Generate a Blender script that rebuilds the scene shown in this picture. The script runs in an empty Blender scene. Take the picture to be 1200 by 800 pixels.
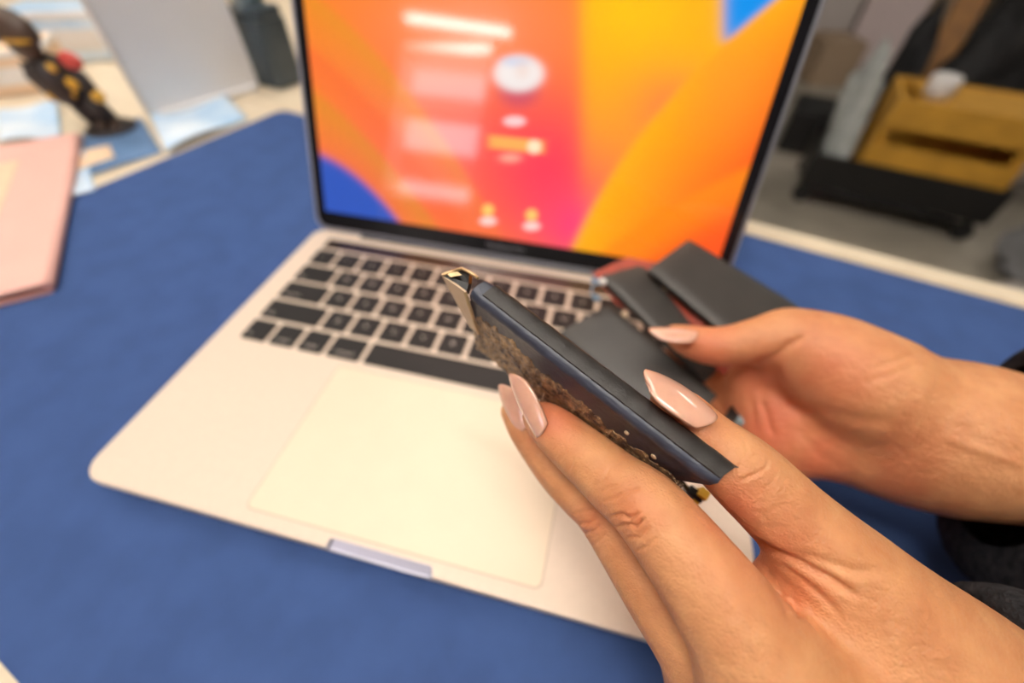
import bpy, bmesh, math, random
import numpy as np
from mathutils import Matrix, Vector

random.seed(4)
rng = np.random.default_rng(4)
scene = bpy.context.scene
COL = scene.collection

# ------------------------------------------------------------------ camera
# all coordinates below are millimetres, x right along the laptop front, y away, z up from the desk top
F_PX = 499.58
CAM = np.array([215.09, -35.32, 205.66])
RC = np.array([[0.97076643, -0.18733871, 0.15005582],
               [0.23964657, 0.72133462, -0.6498045],
               [0.01349308, 0.66676876, 0.74514251]])
DESK_Z = 0.75                       # desk top above the floor, metres


def W(p):                            # millimetres -> metres in the room
    p = np.asarray(p, float)
    return p * 0.001 + np.array([0, 0, DESK_Z])


cam_data = bpy.data.cameras.new('camera')
cam = bpy.data.objects.new('camera', cam_data)
COL.objects.link(cam)
M4 = np.eye(4)
M4[:3, :3] = RC
M4[:3, 3] = W(CAM)
cam.matrix_world = Matrix(M4.tolist())
cam_data.sensor_width = 36.0
cam_data.lens = 36.0 * F_PX / 1200.0
cam_data.clip_start = 0.005
cam_data.clip_end = 60
cam_data.dof.use_dof = True
cam_data.dof.focus_distance = 0.098
cam_data.dof.aperture_fstop = 5.0
scene.camera = cam

# ------------------------------------------------------------------ world, exposure
world = bpy.data.worlds.new('world')
scene.world = world
world.use_nodes = True
wn = world.node_tree.nodes
wn['Background'].inputs['Color'].default_value = (1.0, 0.93, 0.85, 1)
wn['Background'].inputs['Strength'].default_value = 0.35
scene.view_settings.view_transform = 'Standard'
scene.view_settings.look = 'None'
scene.view_settings.gamma = 1.0
scene.view_settings.use_curve_mapping = False
scene.view_settings.exposure = 0.04

LIGHT_PANEL = 7.5                   # emission of the ceiling panels
LIGHT_DESK = 112.0                   # emission of the tubes right over the desk
LIGHT_TUBE = 40.0                    # emission of the bare tubes


# ------------------------------------------------------------------ maths helpers
def C2W(p):                          # camera space mm -> world mm
    return CAM + np.asarray(p, float) @ RC.T


def PC(u, v, d):                     # pixel + axial depth -> camera space mm
    return np.array([(u - 600) / F_PX * d, -(v - 400) / F_PX * d, -d])


def PW(u, v, d):
    return C2W(PC(u, v, d))


def PZ(u, v, z):                     # pixel + height -> world mm
    d = RC @ np.array([(u - 600) / F_PX, -(v - 400) / F_PX, -1.0])
    return CAM + d * (z - CAM[2]) / d[2]


def to_px(Pw):                       # world mm -> pixel, depth
    q = (np.asarray(Pw) - CAM) @ RC
    return 600 + F_PX * q[:, 0] / -q[:, 2], 400 - F_PX * q[:, 1] / -q[:, 2], -q[:, 2]


def nrm(v):
    v = np.asarray(v, float)
    return v / np.linalg.norm(v)


def rotz(a):
    c, s = math.cos(a), math.sin(a)
    return np.array([[c, -s, 0], [s, c, 0], [0, 0, 1.0]])


def frame(zdir, xhint=(1, 0, 0)):
    z = nrm(zdir)
    x = np.asarray(xhint, float)
    x = nrm(x - z * (x @ z))
    return np.stack([x, np.cross(z, x), z], 1)


EX = nrm([529, -133, 0])             # along the desk's back edge
EY = np.array([-EX[1], EX[0], 0])
MAT0 = np.array([-195.0, 447.0, 0.0])  # far left corner of the blue mat


def D(a, b, z=0.0):                  # desk frame: a along the edge, b towards the back
    return MAT0 + EX * a + EY * b + np.array([0, 0, z])


# ------------------------------------------------------------------ materials
def srgb(r, g, b):
    def f(c):
        c /= 255.0
        return c / 12.92 if c <= 0.04045 else ((c + 0.055) / 1.055) ** 2.4
    return (f(r), f(g), f(b), 1.0)


def material(name, col, rough=0.5, metal=0.0, var=0.08, scale=60.0, bump=0.0, bscale=400.0, spec=0.5,
             coat=0.0, trans=0.0, alpha=1.0, emit=None, sss=0.0, col2=None, coatr=0.05):
    m = bpy.data.materials.new(name)
    m.use_nodes = True
    nt = m.node_tree
    b = nt.nodes['Principled BSDF']
    tc = nt.nodes.new('ShaderNodeTexCoord')
    nz = nt.nodes.new('ShaderNodeTexNoise')
    nz.inputs['Scale'].default_value = scale
    nz.inputs['Detail'].default_value = 4
    nt.links.new(tc.outputs['Object'], nz.inputs['Vector'])
    ramp = nt.nodes.new('ShaderNodeMix')
    ramp.data_type = 'RGBA'
    c2 = col2 if col2 else tuple(min(1, c * (1 + var)) for c in col[:3]) + (1,)
    c1 = col if col2 else tuple(c * (1 - var) for c in col[:3]) + (1,)
    ramp.inputs['A'].default_value = c1
    ramp.inputs['B'].default_value = c2
    mr = nt.nodes.new('ShaderNodeMapRange')
    mr.inputs['From Min'].default_value = 0.35
    mr.inputs['From Max'].default_value = 0.65
    nt.links.new(nz.outputs['Fac'], mr.inputs['Value'])
    nt.links.new(mr.outputs['Result'], ramp.inputs['Factor'])
    nt.links.new(ramp.outputs['Result'], b.inputs['Base Color'])
    b.inputs['Roughness'].default_value = rough
    b.inputs['Metallic'].default_value = metal
    b.inputs['Specular IOR Level'].default_value = spec
    b.inputs['Coat Weight'].default_value = coat
    b.inputs['Coat Roughness'].default_value = coatr
    b.inputs['Transmission Weight'].default_value = trans
    b.inputs['Alpha'].default_value = alpha
    if sss:
        b.inputs['Subsurface Weight'].default_value = sss
        b.inputs['Subsurface Radius'].default_value = (1.0, 0.35, 0.2)
        b.inputs['Subsurface Scale'].default_value = 0.0025
    if emit:
        b.inputs['Emission Color'].default_value = emit[0]
        b.inputs['Emission Strength'].default_value = emit[1]
    if bump:
        n2 = nt.nodes.new('ShaderNodeTexNoise')
        n2.inputs['Scale'].default_value = bscale
        n2.inputs['Detail'].default_value = 3
        nt.links.new(tc.outputs['Object'], n2.inputs['Vector'])
        bp = nt.nodes.new('ShaderNodeBump')
        bp.inputs['Strength'].default_value = bump
        bp.inputs['Distance'].default_value = 0.001
        nt.links.new(n2.outputs['Fac'], bp.inputs['Height'])
        nt.links.new(bp.outputs['Normal'], b.inputs['Normal'])
    return m


def emission(name, col, strength):
    m = bpy.data.materials.new(name)
    m.use_nodes = True
    nt = m.node_tree
    nt.nodes.clear()
    e = nt.nodes.new('ShaderNodeEmission')
    e.inputs['Color'].default_value = col
    e.inputs['Strength'].default_value = strength
    o = nt.nodes.new('ShaderNodeOutputMaterial')
    nt.links.new(e.outputs[0], o.inputs[0])
    return m


def skin_material():
    m = bpy.data.materials.new('skin')
    m.use_nodes = True
    nt = m.node_tree
    b = nt.nodes['Principled BSDF']
    L = nt.links.new
    tc = nt.nodes.new('ShaderNodeTexCoord')
    n1 = nt.nodes.new('ShaderNodeTexNoise')
    n1.inputs['Scale'].default_value = 130
    n1.inputs['Detail'].default_value = 5
    L(tc.outputs['Object'], n1.inputs['Vector'])
    mix = nt.nodes.new('ShaderNodeMix')
    mix.data_type = 'RGBA'
    mix.inputs['A'].default_value = SKIN_A
    mix.inputs['B'].default_value = SKIN_B
    mr = nt.nodes.new('ShaderNodeMapRange')
    mr.inputs['From Min'].default_value = 0.3
    mr.inputs['From Max'].default_value = 0.7
    L(n1.outputs['Fac'], mr.inputs['Value'])
    L(mr.outputs['Result'], mix.inputs['Factor'])
    at = nt.nodes.new('ShaderNodeAttribute')
    at.attribute_name = 'flush'
    mix2 = nt.nodes.new('ShaderNodeMix')
    mix2.data_type = 'RGBA'
    mix2.inputs['B'].default_value = SKIN_RED
    L(mix.outputs['Result'], mix2.inputs['A'])
    L(at.outputs['Fac'], mix2.inputs['Factor'])
    L(mix2.outputs['Result'], b.inputs['Base Color'])
    b.inputs['Roughness'].default_value = 0.47
    b.inputs['Specular IOR Level'].default_value = 0.4
    b.inputs['Subsurface Weight'].default_value = 0.14
    b.inputs['Subsurface Radius'].default_value = (1.0, 0.35, 0.18)
    b.inputs['Subsurface Scale'].default_value = 0.003
    vo = nt.nodes.new('ShaderNodeTexVoronoi')
    vo.feature = 'DISTANCE_TO_EDGE'
    vo.inputs['Scale'].default_value = 1100
    n3 = nt.nodes.new('ShaderNodeTexNoise')
    n3.inputs['Scale'].default_value = 420
    n3.inputs['Detail'].default_value = 6
    L(tc.outputs['Object'], n3.inputs['Vector'])
    L(tc.outputs['Object'], vo.inputs['Vector'])
    ad = nt.nodes.new('ShaderNodeMath')
    ad.operation = 'MULTIPLY_ADD'
    ad.inputs[1].default_value = 0.35
    L(vo.outputs['Distance'], ad.inputs[0])
    L(n3.outputs['Fac'], ad.inputs[2])
    bp = nt.nodes.new('ShaderNodeBump')
    bp.inputs['Strength'].default_value = 0.5
    bp.inputs['Distance'].default_value = 0.0012
    L(ad.outputs[0], bp.inputs['Height'])
    L(bp.outputs['Normal'], b.inputs['Normal'])
    return m


SKIN_A = srgb(196, 132, 88)
SKIN_B = srgb(214, 154, 106)
SKIN_RED = srgb(214, 108, 80)
MT = {}
MT['skin'] = skin_material()
MT['nail'] = material('nail_polish', srgb(228, 172, 148), 0.18, var=0.06, scale=200, coat=1.0, sss=0.2)
MT['alu'] = material('warm_lit_aluminium', srgb(221, 202, 183), 0.5, 0.15, var=0.015, scale=300)  # silver aluminium; the warm light falling on it is mixed into the colour
MT['alu_sheen'] = material('scoop_sheen', srgb(186, 186, 200), 0.4, 0.4, var=0.02)  # same metal as the deck; the scoop's grey reflection is put into its colour
MT['pad'] = material('trackpad_glass', srgb(227, 208, 183), 0.47, 0.15, var=0.01)
MT['groove'] = material('groove', srgb(190, 170, 150), 0.6)
MT['key'] = material('key_plastic', srgb(22, 19, 18), 0.5, var=0.1, spec=0.35)
MT['legend'] = material('key_legend', srgb(190, 180, 170), 0.5)
MT['touchbar'] = material('touch_strip_glass', srgb(60, 48, 40), 0.12, spec=0.6)
MT['bezel'] = material('bezel_glass', srgb(22, 22, 26), 0.12, spec=0.5)
MT['hinge'] = material('hinge_plastic', srgb(34, 35, 42), 0.35)
MT['lidmetal'] = material('lid_metal', srgb(170, 172, 182), 0.35, 0.7, var=0.02)
MT['chin'] = material('chin_text', srgb(120, 120, 126), 0.5)
MT['felt'] = material('blue_felt', srgb(64, 87, 136), 0.95, var=0.07, scale=45, bump=0.5, bscale=2500, spec=0.1)
MT['desk'] = material('cream_laminate', srgb(222, 205, 178), 0.5, var=0.05, scale=30)
MT['deskleg'] = material('desk_leg_metal', srgb(150, 150, 150), 0.4, 0.6)
MT['pouch'] = material('battery_pouch', srgb(48, 52, 66), 0.42, 0.0, var=0.15, scale=150, bump=0.12, bscale=700)
MT['pouch_far'] = material('battery_pouch_matte', srgb(50, 46, 42), 0.5, 0.0, var=0.12, scale=60, bump=0.1, bscale=300)
MT['pouch_edge'] = material('battery_edge_tape', srgb(38, 34, 31), 0.5, var=0.15, scale=200, bump=0.15, bscale=1500)
MT['glue'] = material('glue_residue', srgb(82, 66, 60), 0.3, 0.1, var=0.5, scale=420, bump=0.8, bscale=1300, col2=srgb(188, 156, 116))
MT['beige'] = material('beige_card', srgb(206, 180, 148), 0.6, var=0.05)
MT['blacktape'] = material('black_tape', srgb(14, 13, 13), 0.3)
MT['foil'] = material('gold_foil', srgb(206, 176, 130), 0.3, 0.5, var=0.2, scale=300)
MT['flex'] = material('flex_circuit', srgb(150, 56, 36), 0.5, var=0.25, scale=90)
MT['white'] = material('white_plastic', srgb(230, 226, 222), 0.45, var=0.03)
MT['bluish'] = material('blue_grey_plastic', srgb(110, 140, 165), 0.35)
MT['yellow'] = material('yellow_marking', srgb(235, 185, 60), 0.5)
MT['knit'] = material('charcoal_knit', srgb(46, 46, 48), 0.95, var=0.35, scale=300, bump=1.0, bscale=900, spec=0.1)
MT['pink'] = material('pink_card', srgb(240, 186, 172), 0.6, var=0.03, scale=20)
MT['sheet'] = material('buff_paper', srgb(236, 205, 172), 0.7, var=0.03)
MT['bluepaper'] = material('pale_blue_plastic', srgb(170, 210, 244), 0.3, var=0.12, scale=14, col2=srgb(232, 244, 255))
MT['navyprint'] = material('slate_print', srgb(96, 128, 168), 0.5, var=0.2, scale=25)
MT['panel'] = material('white_panel', srgb(238, 236, 236), 0.6, var=0.02, scale=10)
MT['toyblack'] = material('toy_black', srgb(44, 36, 34), 0.5, var=0.15)
MT['toybrown'] = material('toy_brown', srgb(74, 56, 44), 0.5, var=0.2)
MT['toyyellow'] = material('toy_yellow', srgb(214, 164, 54), 0.5, var=0.1)
MT['toyred'] = material('toy_red', srgb(214, 84, 76), 0.5)
MT['toyskin'] = material('toy_skin', srgb(214, 180, 150), 0.5)
MT['caddy'] = material('charcoal_plastic', srgb(66, 76, 82), 0.3, var=0.1)
MT['glassgrey'] = material('grey_plastic_highlight', srgb(150, 168, 174), 0.15, var=0.05)
MT['floor'] = material('terrazzo_floor', srgb(150, 143, 130), 0.45, var=0.12, scale=6)
MT['wall'] = material('white_wall', srgb(168, 160, 148), 0.8, var=0.03, scale=3)
MT['ceil'] = material('ceiling_paint', srgb(186, 182, 176), 0.9, var=0.02, scale=3)
MT['crate'] = material('ochre_wood', srgb(202, 150, 52), 0.55, var=0.12, scale=12)
MT['plank'] = material('brown_wood', srgb(140, 96, 46), 0.6, var=0.2, scale=15)
MT['blackmetal'] = material('black_metal', srgb(28, 27, 27), 0.4, 0.2, var=0.1)
MT['rubber'] = material('rubber', srgb(22, 22, 22), 0.7)
MT['bagfilm'] = material('clear_film', srgb(196, 200, 196), 0.2, var=0.15, scale=18, alpha=0.75)
MT['cardwhite'] = material('white_carton', srgb(205, 196, 190), 0.7, var=0.05)
MT['cardpink'] = material('pale_pink_carton', srgb(206, 190, 188), 0.7, var=0.05)
MT['cardtan'] = material('tan_carton', srgb(160, 138, 114), 0.7, var=0.08)
MT['blackbag'] = material('black_nylon', srgb(20, 20, 22), 0.7, var=0.3, scale=30)
MT['strap'] = material('olive_strap', srgb(150, 146, 70), 0.7)
MT['greybag'] = material('grey_cloth', srgb(120, 120, 122), 0.85, var=0.2, scale=14)
MT['palebag'] = material('pale_cloth', srgb(182, 174, 166), 0.8, var=0.1, scale=14)
MT['led'] = emission('red_lamp', (1.0, 0.03, 0.04, 1), 3.0)
MT['paneltube'] = emission('lamp_panel', (1.0, 0.93, 0.84, 1), LIGHT_PANEL)
MT['desktube'] = emission('lamp_tube_bright', (1.0, 0.93, 0.85, 1), LIGHT_DESK)
MT['tube'] = emission('lamp_tube', (1.0, 0.95, 0.92, 1), LIGHT_TUBE)
MT['sign'] = emission('backlit_panel', (1.0, 0.82, 0.9, 1), 9.0)


# ------------------------------------------------------------------ object helpers
def props(o, label=None, cat=None, group=None, kind=None):
    if label: o['label'] = label
    if cat: o['category'] = cat
    if group: o['group'] = group
    if kind: o['kind'] = kind
    return o


BASE = {}


def thing(name, base, label, cat, group=None):
    o = bpy.data.objects.new(name, None)
    COL.objects.link(o)
    o.empty_display_size = 0.02
    o.location = W(base)
    BASE[o] = np.asarray(base, float)
    return props(o, label, cat, group)


def mesh_data(name, verts, faces, mat, smooth=False):
    me = bpy.data.meshes.new(name)
    me.from_pydata([tuple(v) for v in verts], [], [tuple(f) for f in faces])
    me.materials.append(mat)
    if smooth:
        me.polygons.foreach_set('use_smooth', [True] * len(me.polygons))
    me.update()
    return me


def link(name, me, parent=None, base=None):
    """mesh coordinates are metres relative to base (world mm)"""
    o = bpy.data.objects.new(name, me)
    COL.objects.link(o)
    if base is None:
        base = BASE[parent] if parent else np.zeros(3)
    BASE[o] = np.asarray(base, float)
    if parent:
        o.parent = parent
        o.location = (BASE[o] - BASE[parent]) * 0.001
    else:
        o.location = W(base)
    return o


class MB:
    """collects shapes (world mm) that make ONE mesh object"""

    def __init__(self):
        self.v, self.f = [], []

    def add(self, verts, faces):
        n = len(self.v)
        self.v += [np.asarray(p, float) for p in verts]
        self.f += [tuple(i + n for i in f) for f in faces]
        return self

    def box(self, c, size, R=None, bev=0.0):
        bm = bmesh.new()
        bmesh.ops.create_cube(bm, size=1.0)
        for v in bm.verts:
            v.co = Vector((v.co.x * size[0], v.co.y * size[1], v.co.z * size[2]))
        if bev:
            bmesh.ops.bevel(bm, geom=list(bm.edges), offset=bev, segments=2, profile=0.6, affect='EDGES')
        return self._bm(bm, c, R)

    def _bm(self, bm, c, R=None):
        R = np.eye(3) if R is None else R
        bm.verts.index_update()
        vs = [np.asarray(c, float) + R @ np.array(v.co) for v in bm.verts]
        fs = [[v.index for v in f.verts] for f in bm.faces]
        bm.free()
        return self.add(vs, fs)

    def sphere(self, c, r, R=None, seg=20):
        bm = bmesh.new()
        bmesh.ops.create_uvsphere(bm, u_segments=seg, v_segments=seg // 2 + 2, radius=1.0)
        r = (r, r, r) if np.isscalar(r) else r
        for v in bm.verts:
            v.co = Vector((v.co.x * r[0], v.co.y * r[1], v.co.z * r[2]))
        return self._bm(bm, c, R)

    def tube(self, pts, rad, seg=14, cap=True, flat=1.0, hint=(0, 0, 1)):
        pts = [np.asarray(p, float) for p in pts]
        n = len(pts)
        rad = [rad] * n if np.isscalar(rad) else rad
        vs, fs = [], []
        for i, p in enumerate(pts):
            t = nrm(pts[min(i + 1, n - 1)] - pts[max(i - 1, 0)])
            h = np.asarray(hint, float)
            if abs(h @ t) > 0.95: h = np.array([1.0, 0, 0])
            Fm = frame(t, h)
            for k in range(seg):
                a = 2 * math.pi * k / seg
                vs.append(p + rad[i] * (math.cos(a) * Fm[:, 0] * flat + math.sin(a) * Fm[:, 1]))
        for i in range(n - 1):
            for k in range(seg):
                k2 = (k + 1) % seg
                fs.append((i * seg + k, i * seg + k2, (i + 1) * seg + k2, (i + 1) * seg + k))
        if cap:
            fs.append(tuple(range(seg - 1, -1, -1)))
            fs.append(tuple((n - 1) * seg + k for k in range(seg)))
        return self.add(vs, fs)

    def lathe(self, c, prof, R=None, seg=28):
        R = np.eye(3) if R is None else R
        vs, fs = [], []
        for r, z in prof:
            for k in range(seg):
                a = 2 * math.pi * k / seg
                vs.append(np.asarray(c, float) + R @ np.array([r * math.cos(a), r * math.sin(a), z]))
        for i in range(len(prof) - 1):
            for k in range(seg):
                k2 = (k + 1) % seg
                fs.append((i * seg + k, i * seg + k2, (i + 1) * seg + k2, (i + 1) * seg + k))
        fs.append(tuple(range(seg - 1, -1, -1)))
        fs.append(tuple((len(prof) - 1) * seg + k for k in range(seg)))
        return self.add(vs, fs)

    def prism(self, pts, off):            # closed polygon extruded by vector off
        n = len(pts)
        off = np.asarray(off, float)
        vs = [np.asarray(p, float) for p in pts] + [np.asarray(p, float) + off for p in pts]
        fs = [tuple(range(n - 1, -1, -1)), tuple(range(n, 2 * n))]
        fs += [(i, (i + 1) % n, n + (i + 1) % n, n + i) for i in range(n)]
        return self.add(vs, fs)

    def build(self, name, mat, parent=None, base=None, smooth=False, fix=True, auto=None):
        if base is None:
            base = BASE[parent] if parent else self.v[0]
        base = np.asarray(base, float)
        me = mesh_data(name, [(p - base) * 0.001 for p in self.v], self.f, MT[mat] if isinstance(mat, str) else mat, smooth)
        if fix:
            bm = bmesh.new()
            bm.from_mesh(me)
            bmesh.ops.recalc_face_normals(bm, faces=bm.faces)
            bm.to_mesh(me)
            bm.free()
        if auto:
            me.polygons.foreach_set('use_smooth', [True] * len(me.polygons))
            me.set_sharp_from_angle(angle=math.radians(auto))
        return link(name, me, parent, base)


def rrect(x0, y0, x1, y1, r, n=6):
    out = []
    for cx, cy, a0 in ((x1 - r, y1 - r, 0), (x0 + r, y1 - r, 90), (x0 + r, y0 + r, 180), (x1 - r, y0 + r, 270)):
        for k in range(n + 1):
            a = math.radians(a0 + 90 * k / n)
            out.append((cx + r * math.cos(a), cy + r * math.sin(a)))
    return out


def loft(mb, rings, cap=True):           # rings: lists of points of equal length
    n = len(rings[0])
    vs = [p for r in rings for p in r]
    fs = []
    for i in range(len(rings) - 1):
        for k in range(n):
            k2 = (k + 1) % n
            fs.append((i * n + k, i * n + k2, (i + 1) * n + k2, (i + 1) * n + k))
    if cap:
        fs.append(tuple(range(n - 1, -1, -1)))
        fs.append(tuple((len(rings) - 1) * n + k for k in range(n)))
    return mb.add(vs, fs)


# ================================================================== THE ROOM
X0, X1, Y0, Y1, ZF, ZC = -3200, 5200, -4600, 8600, -750, 1860


def struct(name, c, size, mat):
    o = MB().box(c, size).build(name, mat, base=(c[0], c[1], c[2]))
    return props(o, kind='structure')


struct('floor', ((X0 + X1) / 2, (Y0 + Y1) / 2, ZF - 50), (X1 - X0 + 200, Y1 - Y0 + 200, 100), 'floor')
struct('ceiling', ((X0 + X1) / 2, (Y0 + Y1) / 2, ZC + 50), (X1 - X0 + 200, Y1 - Y0 + 200, 100), 'ceil')
struct('wall_left', (X0 - 50, (Y0 + Y1) / 2, (ZF + ZC) / 2), (100, Y1 - Y0 + 200, ZC - ZF), 'wall')
struct('wall_right', (X1 + 50, (Y0 + Y1) / 2, (ZF + ZC) / 2), (100, Y1 - Y0 + 200, ZC - ZF), 'wall')
struct('wall_back', ((X0 + X1) / 2, Y1 + 50, (ZF + ZC) / 2), (X1 - X0, 100, ZC - ZF), 'wall')
struct('wall_front', ((X0 + X1) / 2, Y0 - 50, (ZF + ZC) / 2), (X1 - X0, 100, ZC - ZF), 'wall')


# ------------------------------------------------------------------ ceiling lamps
def tube_lamp(a, b, label, mat='tube'):
    a, b = np.array(a, float), np.array(b, float)
    t = thing('ceiling_light', (a + b) / 2, label, 'ceiling light', 'bare tube lamps on the ceiling')
    d = nrm(b - a)
    Fm = np.stack([d, np.cross([0, 0, 1.0], d), [0, 0, 1.0]], 1)
    L = np.linalg.norm(b - a)
    MB().box((a + b) / 2 + [0, 0, 45], (L + 60, 70, 50), Fm, 6).build('housing', 'white', t)
    MB().tube([a, b], 16, 12).build('tube', mat, t, smooth=False)
    for e, s in ((a, -1), (b, 1)):
        MB().box(e + d * s * 10 + [0, 0, 12], (18, 40, 40), Fm, 3).build('end_cap', 'white', t)


tube_lamp((-1451, -2654, 1785), (-680, -2740, 1785), 'bare white tube lamp on the ceiling, reflected highest in the screen')
tube_lamp((-1663, -3085, 1785), (-881, -2977, 1785), 'bare white tube lamp on the ceiling, reflected second in the screen')


def panel_lamp(x, y, label, sx=600, sy=1200, mat='paneltube'):
    t = thing('ceiling_light', (x, y, 1800), label, 'ceiling light', 'square panel lamps on the ceiling')
    for dx, dy, a, b in ((0, sy / 2 + 15, sx + 60, 30), (0, -sy / 2 - 15, sx + 60, 30), (sx / 2 + 15, 0, 30, sy), (-sx / 2 - 15, 0, 30, sy)):
        MB().box((x + dx, y + dy, 1830), (a, b, 60)).build('frame', 'white', t)
    MB().box((x, y, 1835), (sx, sy, 20)).build('diffuser', mat, t)


for yy, lb in ((-190, 'bright tube lamp on the ceiling straight over the desk'), (-560, 'bright tube lamp on the ceiling over the front edge of the desk')):
    cc_ = np.array([120.0, yy, 1785.0])
    tube_lamp(cc_ - EX * 560, cc_ + EX * 560, lb, 'desktube')
panel_lamp(-250, 1150, 'lamp panel on the ceiling behind the laptop')
panel_lamp(-1500, 500, 'lamp panel on the ceiling to the left of the desk')
panel_lamp(2300, 2600, 'lamp panel on the ceiling over the crate')
# ================================================================== DESK
t = thing('desk', D(300, -250, -30), 'cream laminate desk under the blue mat', 'desk')
MB().prism([D(-520, -540, -30), D(812, -540, -30), D(812, 4, -30), D(-520, 4, -30)], (0, 0, 28.5)).build('desk_top', 'desk', t)
MB().prism([D(-520, 4, -34), D(812, 4, -34), D(812, 22, -34), D(-520, 22, -34)], (0, 0, 34)).build('edge_trim', 'desk', t)
for a, b in ((-480, -500), (770, -500), (-480, -30), (770, -30)):
    MB().box(D(a, b, -390), (40, 40, 720), np.stack([EX, EY, [0, 0, 1]], 1), 3).build('leg', 'deskleg', t)
t = thing('side_table', D(-400, 400, -4), 'cream side table joined behind the left end of the desk', 'table')
MB().prism([D(-1100, 24, -32), D(180, 24, -32), D(180, 1300, -32), D(-1100, 1300, -32)], (0, 0, 30)).build('table_top', 'desk', t)
for a, b in ((-1060, 70), (140, 70), (-1060, 1260), (140, 1260)):
    MB().box(D(a, b, -391), (40, 40, 718), np.stack([EX, EY, [0, 0, 1]], 1), 3).build('leg', 'deskleg', t)
o = MB()
pts = [(p[0], p[1]) for p in rrect(0, -443, 792, 0, 12)]
loft(o, [[D(x, y, -1.4) for x, y in pts], [D(x, y, -0.3) for x, y in pts],
         [D(396 + (x - 396) * 0.9985, -221 + (y + 221) * 0.997, 0.0) for x, y in pts]])
props(o.build('desk_mat', 'felt', base=D(396, -221, 0)), 'large plain blue felt mat covering the desk under the laptop', 'desk mat')

# ================================================================== LAPTOP
LT = thing('laptop', (152, 106, 0), 'open warm-lit silver laptop with lit orange screen on the blue mat', 'laptop')
ZT = 13.0


def ring(inset, z, r=11.0):
    return [np.array([x, y, z]) for x, y in rrect(inset, inset, 304 - inset, 212 - inset, r - inset * 0.5, 8)]


bm_base = MB()
loft(bm_base, [ring(9, 1.6), ring(5, 2.0), ring(1.4, 4.5), ring(0.2, 7.5), ring(0, 9), ring(0, 12.5), ring(0.15, 12.85), ring(0.5, 13.0), ring(1.2, 13.0), ring(2.5, 13.0)])
base_o = bm_base.build('base', 'alu', LT, auto=35)
cut = MB().add([(126, -3, 20), (178, -3, 20), (178, 9, 20), (126, 9, 20), (129, -3, 10.2), (175, -3, 10.2), (175, 0.8, 10.4), (129, 0.8, 10.4), (174, 4.9, 13.6), (130, 4.9, 13.6), (178, 9, 18), (126, 9, 18)],
               [(3, 2, 1, 0), (4, 5, 6, 7), (0, 1, 5, 4), (2, 3, 11, 10), (7, 6, 8, 9), (9, 8, 10, 11), (1, 2, 10, 8, 6, 5), (3, 0, 4, 7, 9, 11)]).build('cutter', 'alu_sheen', LT)
md = base_o.modifiers.new('scoop', 'BOOLEAN')
md.object = cut
md.operation = 'DIFFERENCE'
md.material_mode = 'TRANSFER'
md.solver = 'EXACT'
dg = bpy.context.evaluated_depsgraph_get()
new_me = bpy.data.meshes.new_from_object(base_o.evaluated_get(dg))
base_o.modifiers.clear()
base_o.data = new_me
bpy.data.objects.remove(cut)
for fx, fy in ((24, 22), (280, 22), (24, 190), (280, 190)):
    MB().lathe((fx, fy, 0), [(8, 0.0), (8.5, 0.8), (8, 1.9)]).build('foot', 'rubber', LT)

# trackpad: pane plus the hairline gap around it
MB().prism([np.array([x, y, 12.6]) for x, y in rrect(84.4, 6.2, 219.6, 90.2, 3.4)], (0, 0, 0.45)).build('trackpad_gap', 'groove', LT)
MB().prism([np.array([x, y, 12.6]) for x, y in rrect(85, 6.8, 219, 89.6, 3)], (0, 0, 0.62)).build('trackpad', 'pad', LT)

# keys
KX, KY, KP, KQ, KG = 16.4, 94.7, 18.9, 18.74, 2.9
key_mesh = {}


def key_me(w, h):
    k = (round(w, 2), round(h, 2))
    if k not in key_mesh:
        mb = MB()
        rr = rrect(-w / 2, -h / 2, w / 2, h / 2, 1.4, 3)
        loft(mb, [[np.array([x * s, y * s2, z]) for x, y in rr] for s, s2, z in
                  ((1, 1, 0), (1, 1, 0.9), (1 - 0.6 / w, 1 - 0.6 / h, 1.2))])
        me = mesh_data('key', [p * 0.001 for p in mb.v], mb.f, MT['key'])
        key_mesh[k] = me
    return key_mesh[k]


glyph_cache = {}


def text_mesh(txt, size, mat):
    k = (txt, size, mat)
    if k not in glyph_cache:
        cu = bpy.data.curves.new('txt', 'FONT')
        cu.body = txt
        cu.size = size * 0.001
        cu.align_x = 'CENTER'
        cu.align_y = 'CENTER'
        cu.extrude = 0.00003
        ob = bpy.data.objects.new('txt', cu)
        COL.objects.link(ob)
        bpy.context.view_layer.update()
        me = bpy.data.meshes.new_from_object(ob.evaluated_get(bpy.context.evaluated_depsgraph_get()))
        bpy.data.objects.remove(ob)
        me.materials.clear()
        me.materials.append(MT[mat])
        glyph_cache[k] = me
    return glyph_cache[k]


def key(u, row, w, leg='', size=4.6, half=None, dx=0.0, dy=0.0):
    kw, kh = KP * w - KG, KQ - KG
    x = KX + KP * u + kw / 2
    y = KY + KQ * row + kh / 2
    if half is not None:
        kh2 = kh / 2 - 0.3
        y = KY + KQ * row + (kh2 / 2 if half == 0 else kh - kh2 / 2)
        kh = kh2
    o = link('key', key_me(kw, kh), LT, (x, y, ZT - 0.1))
    if leg:
        g = link('legend', text_mesh(leg, size, 'legend'), o, (x + dx, y + dy, ZT + 1.14))


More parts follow.
